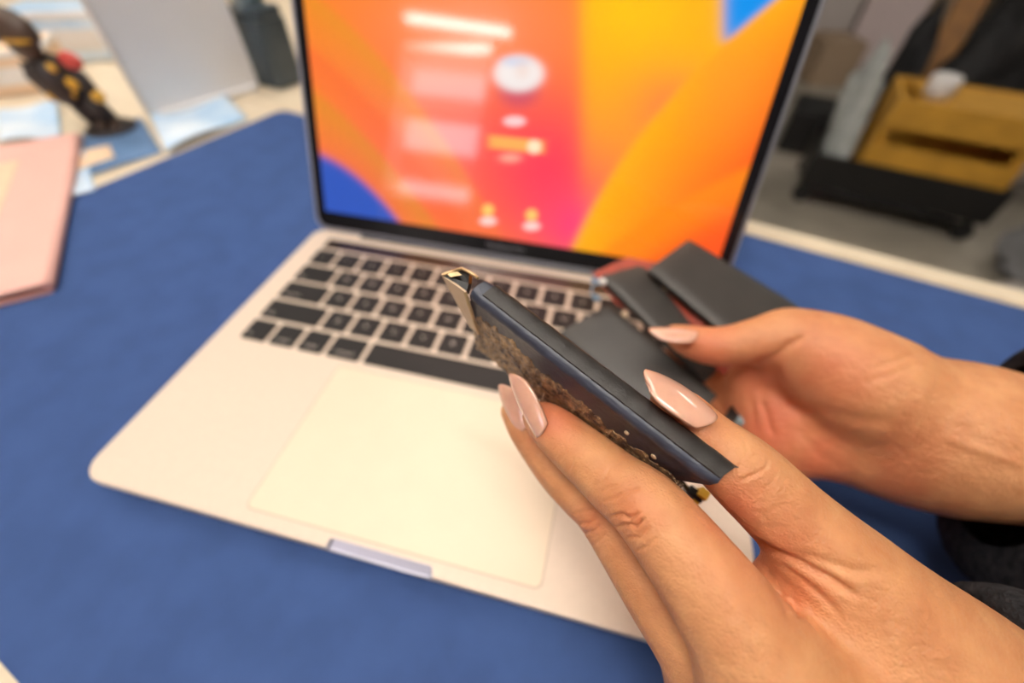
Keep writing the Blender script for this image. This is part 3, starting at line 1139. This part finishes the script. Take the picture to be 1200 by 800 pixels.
THK = 6.3
prof_sec = [(0.15, 29), (-0.35, 22), (-0.55, 14), (-0.4, 7), (0.0, 3.0), (-0.25, 2.2), (0.0, 1.2), (0.5, .45), (1.3, .1), (3.2, -.12), (5.0, .05), (THK - .5, .3), (THK, 1.0),
            (THK + .3, 8), (THK + .3, 20), (THK - .2, 28), (THK * .6, 29.5), (THK * .3, 29.5)]
mb = MB()
rings = []
NA = 70
for i in range(NA + 1):
    s = i / NA
    rg = []
    for k, (tt, ww) in enumerate(prof_sec):
        end = aL + 1.2 * (tt / THK) - 0.40 * max(0, ww - 3)
        start = 0.0 + 0.6 * tt / THK
        jag = 0.5 * math.sin(tt * 5.0) * (1 if i == NA else 0)
        a = start + (end - start) * s + jag
        sq = 1 - 0.12 * max(0, (0.03 - s) / 0.03) - 0.12 * max(0, (s - 0.96) / .04)
        wob = 0.12 * math.sin(a * .9 + ww) + 0.1 * math.sin(a * 2.3 + tt * 2)
        rg.append(BP(a, THK / 2 + (tt - THK / 2) * sq + wob * (0.5 if ww < 5 else 1), ww + 0.08 * math.sin(a * 1.7)))
    rings.append(rg)
loft(mb, rings)
mb.build('pouch', 'pouch', BT, auto=50)
# matte edge tape along the top
mb = MB()
rings = []
for i in range(NA + 1):
    s = i / NA
    rg = []
    for tt, ww in ((1.7, .0), (1.9, -.32), (3.8, -.42), (5.8, -.22), (6.6, .5), (6.75, 1.6), (6.2, 1.6), (5.6, .6), (3.4, .25)):
        a = 3 + 0.6 * tt / THK + (aL - 3.4 + 1.6 * (tt / THK)) * s + (0.35 * math.sin(tt * 3.1) if i == NA else 0)
        rg.append(BP(a, tt, ww + 0.1 * math.sin(a * 1.1)))
    rings.append(rg)
loft(mb, rings)
mb.build('edge_tape', 'pouch_edge', BT, auto=50)
# torn glue along the low side of the near face
mb = MB()
NAg, NWg = 150, 26
top, bot = [], []
from mathutils import noise as mn
for i in range(NAg + 1):
    a = 1.0 + (aL - 3) * i / NAg
    edge = 10.8 - 4.0 * math.exp(-((a - 10) / 10.0) ** 2) + 3.0 * mn.noise(Vector((a * .35, 1.3, 0))) + 1.5 * mn.noise(Vector((a * 1.1, 4.1, 0)))
    low = 30.3 + 1.2 * mn.noise(Vector((a * .8, 7.7, 0)))
    for j in range(NWg + 1):
        q = j / NWg
        ww = edge + (low - edge) * q
        hgt = (0.12 + 0.6 * abs(mn.noise(Vector((a * .55, ww * .5, 3)))) + 0.6 * abs(mn.noise(Vector((a * 1.6, ww * 1.3, 9)))) + .5 * abs(mn.noise(Vector((a * 3.6, ww * 3.3, 9))))) * min(1, q * 5)
        top.append(BP(a, -0.62 - hgt + (0.5 if q < .03 else 0), ww))
        bot.append(BP(a, 0.25, ww))
n = len(top)
fs = []
for i in range(NAg):
    for j in range(NWg):
        a, b, c, d = i * (NWg + 1) + j, i * (NWg + 1) + j + 1, (i + 1) * (NWg + 1) + j + 1, (i + 1) * (NWg + 1) + j
        fs += [(a, b, c, d), (d + n, c + n, b + n, a + n)]
rim = [j for j in range(NWg + 1)] + [i * (NWg + 1) + NWg for i in range(1, NAg + 1)] + [NAg * (NWg + 1) + j for j in range(NWg - 1, -1, -1)] + [i * (NWg + 1) for i in range(NAg - 1, 0, -1)]
for k in range(len(rim)):
    a, b = rim[k], rim[(k + 1) % len(rim)]
    fs.append((b, a, a + n, b + n))
mb.add(top + bot, fs)
go = mb.build('glue_residue', 'glue', BT)
go['label'] = 'crusty torn glue along the lower side'
# open end: beige flap, black folded tape, foil lip
fl = [PC(517, 322, 111), PC(544.5, 342, 108), PC(549, 356, 110), PC(560.5, 391, 120), PC(551, 384, 123)]
mb = MB().prism([C2W(p) for p in fl], C2W(np.array([.5, .25, -.3])) - C2W(np.zeros(3)))
mb.build('end_flap', 'beige', BT)['label'] = 'beige paper flap at the open end'
fl = [PC(517.5, 321.5, 111), PC(529, 318, 112), PC(541, 315, 113), PC(550, 321, 111), PC(549, 332, 109), PC(546, 344, 108.5)]
mb = MB()
mb.prism([C2W(p) for p in fl], C2W(np.array([.6, .2, -2.6])) - C2W(np.zeros(3)))
mb.build('end_fold', 'blacktape', BT)
mb = MB()
mb.tube([C2W(PC(*p)) for p in ((518, 322, 110.6), (530, 318, 111), (541, 314.5, 112), (549, 318, 110.5), (557, 323, 109), (560, 326, 108))], .42, 8)
mb.tube([C2W(PC(*p)) for p in ((545, 342, 107.6), (549, 357, 108.6), (554, 372, 111.8), (560.5, 391, 118)) ], .4, 8)
mb.build('foil_lip', 'foil', BT)
mb = MB()
mb.prism([C2W(PC(524, 320.5, 109.8)), C2W(PC(536, 318, 110.4)), C2W(PC(541, 322, 109.6)), C2W(PC(528, 324.5, 109.4))], C2W(np.array([0, 0, -.5])) - CAM)
mb.build('inner_sheet', 'foil', BT)
for aa, ww, rr in ((50.5, 7.2, .62), (58.5, 8.5, .75)):
    c = BP(aa, -0.62, ww)
    MB().lathe(c, [(rr, -.3), (rr, .05), (rr * .6, .25)], frame(-(BP(0, 1, 0) - BP(0, 0, 0))), 14).build('pale_spot', 'beige', BT)
# wire tab below
RB = np.stack([nrm(BP(1, 0, 0) - BP(0, 0, 0)), nrm(BP(0, 1, 0) - BP(0, 0, 0)), nrm(BP(0, 0, 1) - BP(0, 0, 0))], 1)
c = PW(811, 580, 132)
MB().box(c, (5, 3, 7), RB, .5).build('connector_tab', 'blacktape', BT)
MB().box(PW(822, 579, 130), (3.0, 3.0, 5), RB, .3).build('tab_marking', 'yellow', BT)
MB().box(PW(815, 586, 130), (2.0, 2.5, 3), RB, .2).build('tab_marking', 'yellow', BT)
MB().tube([BP(aL - 14, 3.5, 28), PW(800, 566, 128), PW(811, 580, 132)], .8, 8).build('lead', 'blacktape', BT)

# ================================================================== FAR BATTERY PACK
BK = thing('battery_pack', PW(790, 390, 195), 'three dark battery cells joined by red-brown flex, held under the thumb of the far hand', 'battery')


def cell(corners, thick, name='cell', mat='pouch_far', puff=0.6):
    P4 = [np.asarray(PW(*c), float) for c in corners]
    nv = np.cross(P4[1] - P4[0], P4[3] - P4[0])
    nv = nrm(nv)
    if nv @ (CAM - P4[0]) < 0: nv = -nv
    mb = MB()
    N = 14
    top, bot = [], []
    for i in range(N + 1):
        for j in range(N + 1):
            a, b = i / N, j / N
            a2, b2 = 0.5 - 0.5 * math.cos(math.pi * a), 0.5 - 0.5 * math.cos(math.pi * b)
            p = (1 - a2) * (1 - b2) * P4[0] + a2 * (1 - b2) * P4[1] + a2 * b2 * P4[2] + (1 - a2) * b2 * P4[3]
            e = min(1, 5.0 * min(a2, 1 - a2) + .55) * min(1, 5.0 * min(b2, 1 - b2) + .55)
            top.append(p + nv * (thick / 2 * (e - 1) + puff * math.sin(math.pi * a2) * math.sin(math.pi * b2)))
            bot.append(p - nv * (thick - thick / 2 * (1 - e)))
    n = len(top)
    fs = []
    for i in range(N):
        for j in range(N):
            a, b, c, d = i * (N + 1) + j, i * (N + 1) + j + 1, (i + 1) * (N + 1) + j + 1, (i + 1) * (N + 1) + j
            fs += [(a, b, c, d), (d + n, c + n, b + n, a + n)]
    M_ = N + 1
    rim = [j for j in range(M_)] + [i * M_ + N for i in range(1, M_)] + [N * M_ + j for j in range(N - 1, -1, -1)] + [i * M_ for i in range(N - 1, 0, -1)]
    for k in range(len(rim)):
        a, b = rim[k], rim[(k + 1) % len(rim)]
        fs.append((b, a, a + n, b + n))
    mb.add(top + bot, fs)
    return mb.build(name, mat, BK, auto=60)


cell([(761, 313, 209), (809, 278, 222), (940, 358, 202), (880, 412, 187)], 5.5)
cell([(704, 322, 213), (757, 307, 219), (850, 425, 193), (828, 446, 187)], 5.5)
cell([(655, 388, 212), (714, 354, 216), (842, 462, 187), (790, 520, 182)], 5.0)
mb = MB()
mb.prism([PW(694, 320, 219), PW(735, 301, 224), PW(772, 308, 219), PW(872, 395, 196), PW(850, 440, 190), PW(722, 356, 214)], nrm(PW(800, 400, 200) - CAM) * .8)
mb.build('flex_strip', 'flex', BK)
for (u, v, d, r, mt) in ((706, 330, 211, 1.7, 'white'), (732, 368, 211, 1.3, 'beige'), (781, 337, 211, 1.7, 'beige'), (697, 328, 213, 1.4, 'bluish'), (699, 349, 212, 1.7, 'bluish')):
    MB().box(PW(u, v, d), (r * 2.2, r * 1.6, r * 1.2), rotz(-.6), r * .3).build('connector', mt, BK)
MB().tube([PW(706, 330, 211), PW(694, 334, 212), PW(693, 344, 212), PW(703, 352, 212)], .6, 8).build('lead', 'bluish', BK, smooth=True)
MB().box(PW(862, 487, 184), (7, 5, 4), rotz(-.5), .4).build('connector', 'blacktape', BK)
MB().box(PW(868, 492, 182), (3, 4, 4), rotz(-.5), .3).build('connector', 'glassgrey', BK)

# ================================================================== LEFT SIDE OF THE DESK
# pink folder with a buff sheet
A_, B_ = PZ(89, 155, 9), PZ(51, 331, 9)
ux = nrm(B_ - A_)
uy = np.array([ux[1], -ux[0], 0])
if uy[0] > 0: uy = -uy
L_ = np.linalg.norm(B_ - A_)
F3 = np.stack([ux, np.cross([0, 0, 1.0], ux), [0, 0, 1.0]], 1)
sg = 1 if F3[:, 1] @ uy > 0 else -1
t = thing('folder', A_ * .5 + B_ * .5 + uy * 105 - [0, 0, 9], 'pink card folder with a buff sheet, lying half over the mat\'s left edge', 'folder')
q = lambda a, b, z: np.array([*(A_ + ux * a + uy * b)[:2], z])
MB().prism([q(0, 0, .3), q(L_, 0, .3), q(L_, 215, .3), q(0, 215, .3)], (0, 0, 1.5)).build('back_cover', 'pink', t)
MB().prism([q(4, 5, 1.8), q(L_ - 5, 5, 1.8), q(L_ - 5, 210, 1.8), q(4, 210, 1.8)], (0, 0, 5.0)).build('papers', 'sheet', t)
MB().prism([q(0, 0, 6.8), q(L_, 0, 6.8), q(L_, 215, 6.8), q(0, 215, 6.8)], (0, 0, 1.8)).build('front_cover', 'pink', t)
MB().prism([q(50, 42, 8.6), q(L_ - 18, 42, 8.6), q(L_ - 18, 190, 8.6), q(50, 190, 8.6)], (0, 0, .5)).build('label_sheet', 'sheet', t)
MB().tube([q(2, 1, 4.5), q(L_ - 2, 1, 4.5)], 4.2, 10).build('spine', 'pink', t, smooth=True)


# pale blue plastic sleeves and printed sheets
def sheet(px, z, th, mat, label, name='plastic_sleeve', cat='plastic sleeve', curl=4):
    P4 = [PZ(u, v, z) for u, v in px]
    mb = MB()
    N = 10
    top, bot = [], []
    for i in range(N + 1):
        for j in range(N + 1):
            a, b = i / N, j / N
            p = (1 - a) * (1 - b) * P4[0] + a * (1 - b) * P4[1] + a * b * P4[2] + (1 - a) * b * P4[3]
            w = curl * (0.5 + 0.5 * math.sin(a * 5 + b * 3))
            top.append(p + [0, 0, w + th])
            bot.append(p + [0, 0, w])
    n = len(top)
    fs = []
    for i in range(N):
        for j in range(N):
            a, b, c, d = i * (N + 1) + j, i * (N + 1) + j + 1, (i + 1) * (N + 1) + j + 1, (i + 1) * (N + 1) + j
            fs += [(a, b, c, d), (d + n, c + n, b + n, a + n)]
    M_ = N + 1
    rim = [j for j in range(M_)] + [i * M_ + N for i in range(1, M_)] + [N * M_ + j for j in range(N - 1, -1, -1)] + [i * M_ for i in range(N - 1, 0, -1)]
    for k in range(len(rim)):
        a, b = rim[k], rim[(k + 1) % len(rim)]
        fs.append((b, a, a + n, b + n))
    mb.add(top + bot, fs)
    o = mb.build(name, mat, base=(P4[0] + P4[2]) / 2, smooth=True)
    return props(o, label, cat)


sheet([(70, 238), (112, 222), (96, 168), (60, 186)], 0.2, .6, 'bluepaper', 'pale blue plastic sleeve beside the pink folder', curl=2)
sheet([(196, 180), (290, 139), (262, 112), (176, 134)], 0.4, .8, 'bluepaper', 'pale blue plastic sleeve at the foot of the white panel', curl=5)
sheet([(0, 168), (72, 162), (70, 120), (0, 130)], 0.5, .8, 'bluepaper', 'pale blue plastic sleeve below the dark toy figure', curl=4)
sheet([(105, 206), (190, 178), (165, 138), (95, 160)], 0.2, .5, 'navyprint', 'slate blue printed card between folder and white panel', 'printed_card', 'card', curl=0.5)
sheet([(90, 200), (135, 184), (128, 170), (92, 178)], 1.6, .5, 'sheet', 'small buff slip of paper on the slate blue card', 'paper_slip', 'paper', curl=0.2)

# white upright panel with foot and lip
a0, b0 = PZ(182, 139, 0), PZ(306, 103, 0)
dx = nrm(b0 - a0)
nrm_ = np.array([-dx[1], dx[0], 0])
t = thing('display_board', (a0 + b0) / 2, 'plain white upright panel standing on the left of the desk', 'panel')
up = np.array([0, 0, 1.0])
Lb = np.linalg.norm(b0 - a0)
MB().box((a0 + b0) / 2 + nrm_ * 6 + up * 170, (Lb, 9, 336), np.stack([dx, nrm_, up], 1), 1.5).build('board', 'panel', t)
MB().box((a0 + b0) / 2 + nrm_ * 16 + up * 3, (Lb * .9, 46, 6), np.stack([dx, nrm_, up], 1), 1.2).build('foot', 'panel', t)
MB().box(a0 - dx * 1.5 + nrm_ * 6 + up * 170, (4, 12, 338), np.stack([dx, nrm_, up], 1), 1).build('edge_strip', 'white', t)

# dark toy figure
tb = PZ(132, 152, 0)
t = thing('toy_figure', tb, 'dark toy figure with brown cap and yellow patches, left of the white panel', 'figure')
vw = nrm(np.array([CAM[0] - tb[0], CAM[1] - tb[1], 0]))
sd = nrm(np.array([RC[0, 0], RC[1, 0], 0]))
RT = np.stack([sd, -vw, up], 1)
TS = 0.82
lean = lambda s, f, z: tb + (sd * (s - 0.42 * max(0, z - 4)) + vw * f + up * z) * TS
sc3 = lambda r: tuple(x * TS for x in r)
MB().lathe(tb, [(24, 0), (25, 3), (22, 5)], None, 30).build('stand', 'toyblack', t)
for s in (-9, 9):
    MB().tube([lean(s, 0, 5), lean(s * 1.1, 2, 24), lean(s * .9, 0, 42)], [8, 9, 10], 12).build('leg', 'toyblack', t, smooth=True)
    MB().sphere(lean(s * 1.1, 8, 9), sc3((8, 13, 6)), RT).build('shoe', 'toybrown', t, smooth=True)
MB().tube([lean(0, 0, 36), lean(0, 0, 46), lean(0, 0, 62), lean(0, 0, 78), lean(0, 0, 86)], [13, 18, 20, 17, 9], 22).build('torso', 'toyblack', t, smooth=True)
for s, z, w in ((-8, 70, 8), (10, 60, 9), (-5, 50, 9), (6, 78, 7)):
    MB().sphere(lean(s, 18, z), sc3((w, 6, w * .8)), RT).build('patch', 'toyyellow', t, smooth=True)
for s in (-1, 1):
    MB().tube([lean(18 * s, 0, 80), lean(30 * s, 6, 66), lean(28 * s, 18, 50)], [6.5, 6, 5], 12).build('arm', 'toyblack', t, smooth=True)
    MB().sphere(lean(28 * s, 20, 47), 6).build('hand', 'toyyellow', t, smooth=True)
MB().sphere(lean(0, 0, 100), sc3((21, 20, 20)), RT).build('head', 'toybrown', t, smooth=True)
MB().lathe(lean(0, 0, 103), [(23, 0), (25, 6), (23, 15), (16, 23), (5, 27)], RT, 26).build('cap', 'toybrown', t, smooth=True)
MB().prism([lean(s * 20, 20 + 13 * (1 - s * s), 105) for s in np.linspace(-1, 1, 9)] + [lean(s * 20, 8, 105) for s in np.linspace(1, -1, 5)], (0, 0, 3)).build('brim', 'toyyellow', t)
MB().sphere(lean(38, 8, 84), sc3((14, 9, 10)), RT).build('ball', 'toyred', t, smooth=True)


def small_box(u, v, sx, sy, sz, yaw, mat, mat2, label):
    c = PZ(u, v, 0)
    R = rotz(math.radians(yaw))
    t = thing('small_box', c, label, 'box')
    MB().box(c + up * (sz / 2 + .1), (sx, sy, sz), R, 2).build('body', mat, t)
    MB().box(c + up * (sz * .93), (sx + 3, sy + 3, sz * .14), R, 1.5).build('lid', mat2, t)
    MB().box(c + up * sz * .45 + R @ np.array([0, -sy / 2 - .4, 0]), (sx * .6, 1, sz * .4), R).build('paper_label', 'white', t)


small_box(110, 62, 150, 90, 60, 25, 'bluepaper', 'panel', 'pale blue box behind the dark toy figure')
small_box(20, 100, 120, 90, 46, 40, 'sheet', 'white', 'cream box with white lid left of the dark toy figure')

# charcoal desk caddy behind the screen's left edge
cb = PZ(326, 96, 0)
t = thing('desk_caddy', cb, 'charcoal desk caddy with a cup in highlight grey, between the white panel and the screen', 'caddy')
RD = np.stack([EX, EY, up], 1)
mb = MB()
mb.prism([cb + EX * a + EY * b for a, b in ((-24, -20), (24, -20), (28, -8), (28, 20), (-28, 20), (-28, -8))], (0, 0, 74)).build('body', 'caddy', t)
MB().box(cb + up * 80 + EY * 3, (54, 34, 13), RD, 4).build('rim', 'caddy', t)
MB().lathe(cb + up * 80 - EX * 4, [(18, 0), (20, 40), (22, 80), (19, 80), (18, 8)], RD, 24).build('cup', 'glassgrey', t, smooth=True)  # grey highlight on the dark plastic top is put into this colour
MB().box(cb - EY * 21 + up * 36, (38, 3, 42), RD, 1).build('drawer', 'caddy', t)

# ================================================================== RIGHT BACKGROUND ON THE FLOOR
RY = rotz(math.radians(-15))
CB = PW(1010, 187, 1650)                       # near lower left corner of the crate
q = lambda a, b, z: np.array([*(CB[:2]), 0.0]) + RY @ np.array([a, b, 0.0]) + np.array([0, 0, z])
ZB = CB[2]
t = thing('folding_cart', q(180, 150, -750), 'black folding cart standing on the floor under the ochre crate', 'cart')
MB().box(q(160, 160, ZB - 118), (640, 340, 18), RY, 4).build('basket_floor', 'blackmetal', t)
for b in (-8, 328):
    MB().box(q(160, b, ZB - 68), (640, 14, 126), RY, 4).build('basket_side', 'blackmetal', t)
for a in (-155, 475):
    MB().box(q(a, 160, ZB - 68), (14, 324, 126), RY, 4).build('basket_end', 'blackmetal', t)
for a in (-130, 440):
    for b in (10, 310):
        MB().tube([q(a, b, ZB - 126), q(a, b, -750 + 34)], 12, 8).build('leg', 'blackmetal', t)
        MB().tube([q(a, b - 12, -750 + 34), q(a, b + 12, -750 + 34)], 34, 18).build('wheel', 'rubber', t)
for b in (-6, 326):
    MB().tube([q(-130, b, -690), q(300, b, ZB - 136)], 10, 8).build('brace', 'blackmetal', t)
    MB().tube([q(440, b, -690), q(20, b, ZB - 136)], 10, 8).build('brace', 'blackmetal', t)
t = thing('wooden_crate', q(225, 160, ZB - 107), 'ochre wooden crate with a dark slot, standing in the black folding cart', 'crate')
w_, d_, h_ = 450, 300, 214
for y in (8, d_ - 8):
    MB().box(q(w_ / 2, y, ZB - 20), (w_, 16, 172), RY, 2).build('plank', 'crate', t)
    MB().box(q(w_ / 2, y, ZB + 170), (w_, 16, 92), RY, 2).build('plank', 'crate', t)
for x in (8, w_ - 8):
    MB().box(q(x, d_ / 2, ZB + 55), (16, d_ - 34, 320), RY, 2).build('end_board', 'crate', t)
    for y in (24, d_ - 24):
        MB().box(q(w_ / 2 + (x - w_ / 2) * .91, y, ZB + 55), (22, 14, 320), RY, 1).build('corner_post', 'crate', t)
MB().box(q(w_ / 2, d_ / 2, ZB - 100), (w_ - 34, d_ - 34, 12), RY).build('bottom', 'plank', t)
MB().box(q(w_ / 2 + 20, d_ / 2, ZB + 205), (w_ * .8, d_ - 40, 14), RY, 2).build('shelf_board', 'crate', t)
o = MB().lathe(q(110, 90, ZB + 213), [(40, 0), (44, 30), (46, 62), (40, 70), (10, 72)], None, 26).build('tub', 'white', base=q(110, 90, ZB + 213), smooth=True)
props(o, 'small white tub on top of the ochre crate', 'tub')


def blob(name, c, r, mat, label, cat, amp=0.2, seed=0, flat=True, shear=(0, 0)):
    c = np.asarray(c, float)
    bm = bmesh.new()
    bmesh.ops.create_icosphere(bm, subdivisions=5, radius=1.0)
    for v in bm.verts:
        n1 = mn.noise(Vector(v.co) * 1.6 + Vector((seed, 0, 0)))
        n2 = mn.noise(Vector(v.co) * 4.2 + Vector((0, seed, 0)))
        n3 = abs(mn.noise(Vector(v.co) * 8.0 + Vector((0, 0, seed))))
        k = 1 + amp * (n1 + .5 * n2 - .35 * n3)
        p = v.co * k
        if flat and p.z < -0.72: p.z = -0.72
        z = (p.z + (.72 if flat else 0)) * r[2]
        v.co = Vector((p.x * r[0] + shear[0] * z, p.y * r[1] + shear[1] * z, z))
    mb = MB()
    mb._bm(bm, c)
    o = mb.build(name, mat, base=c, smooth=True)
    return props(o, label, cat)


def onfloor(u, v):
    p = PZ(u, v, -750)
    return np.array([p[0], p[1], -750.0])


blob('plastic_bag', q(-78, 140, ZB - 106), (52, 110, 240), 'bagfilm', 'crumpled clear plastic bag standing in the cart left of the ochre crate', 'bag', .30, 3, True, (0.02, 0.25))
blob('cloth_bag', onfloor(1200, 322), (110, 120, 120), 'greybag', 'slumped grey cloth bag on the floor at the right', 'bag', .35, 7)
blob('cloth_bag', onfloor(1190, 352), (90, 60, 30), 'palebag', 'pale cloth bundle on the floor behind the desk edge', 'bag', .3, 11)
blob('nylon_bag', q(420, 640, -750), (230, 150, 480), 'blackbag', 'big black nylon bag behind the ochre crate', 'bag', .25, 5)
o = blob('speckled_bundle', q(800, 600, -750), (105, 120, 560), 'palebag', 'pale bundle at the top right beside the black bag', 'bundle', .5, 15)
blob('shopping_bag', q(105, 820, -750), (70, 80, 330), 'blackbag', 'black bag between the clear bag and the brown plank', 'bag', .3, 19)


def carton(c, sx, sy, sz, yaw, mat, label):
    c = np.array([c[0], c[1], -750.0])
    R = rotz(math.radians(yaw))
    t = thing('carton', c, label, 'carton')
    MB().box(c + up * sz / 2, (sx, sy, sz), R, 4).build('body', mat, t)
    MB().box(c + up * (sz + 1) + R @ np.array([0, sy * .25, 0]), (sx * .99, sy * .485, 4), R, 1).build('flap', mat, t)
    MB().box(c + up * (sz + 1) - R @ np.array([0, sy * .25, 0]), (sx * .99, sy * .485, 4), R, 1).build('flap', mat, t)
    MB().box(c + up * (sz + 3.5), (sx * .99, 50, 2), R).build('tape', 'cardtan', t)


carton(PZ(1008, 78, -750), 330, 330, 560, -14, 'cardpink', 'tall pale pink carton behind the clear plastic bag')
carton(PZ(958, 92, -750), 260, 300, 240, 12, 'cardtan', 'low tan carton right of the screen edge')
carton(PZ(962, 45, -750), 480, 400, 420, 8, 'cardwhite', 'white carton far behind the tan carton')
carton(PZ(1080, 30, -750), 600, 400, 500, -20, 'cardtan', 'wide tan carton far behind the brown plank')

# black unit with a red lamp
c = onfloor(948, 172)
t = thing('power_unit', c, 'low black unit with a small red lamp beside the screen edge', 'power unit')
MB().box(c + up * 95, (300, 260, 190), RY, 10).build('body', 'blackmetal', t)
MB().box(c + up * 195, (270, 220, 14), RY, 4).build('lid', 'rubber', t)
MB().lathe(c + RY @ np.array([70, -131, 120]), [(26, -2), (26, 6), (16, 12)], frame(RY @ np.array([0, -1.0, 0])), 18).build('lamp', 'led', t)

# leaning brown plank behind the crate
pa, pb = PW(1088, 90, 2050), PW(1150, -20, 1900)
pd = nrm(pb - pa)
foot = pa - pd * ((pa[2] + 750) / pd[2])
o = MB().box((foot + pb) / 2, (110, 24, np.linalg.norm(pb - foot)), frame(pd, EX), 3).build('wooden_plank', 'plank', base=foot)
props(o, 'brown wooden plank leaning behind the ochre crate', 'plank')

# lit display cabinet behind the camera (seen as a reflection in the screen)
t = thing('display_cabinet', (-1050, -2560, -750), 'white lit display cabinet mirrored in the left of the screen', 'cabinet')
for x in (-1385, -715):
    MB().box((x, -2620, 375), (20, 260, 2250), None, 2).build('side_panel', 'white', t)
for z in (-740, -300, 150, 500, 1190, 1500):
    MB().box((-1050, -2620, z), (650, 260, 18), None, 2).build('shelf', 'white', t)
MB().box((-1050, -2745, 375), (650, 10, 2240)).build('back_panel', 'white', t)
for z0, z1 in ((900, 1120), (1230, 1480), (560, 660)):
    MB().box((-1050, -2735, (z0 + z1) / 2), (640, 8, z1 - z0)).build('light_panel', 'sign', t)
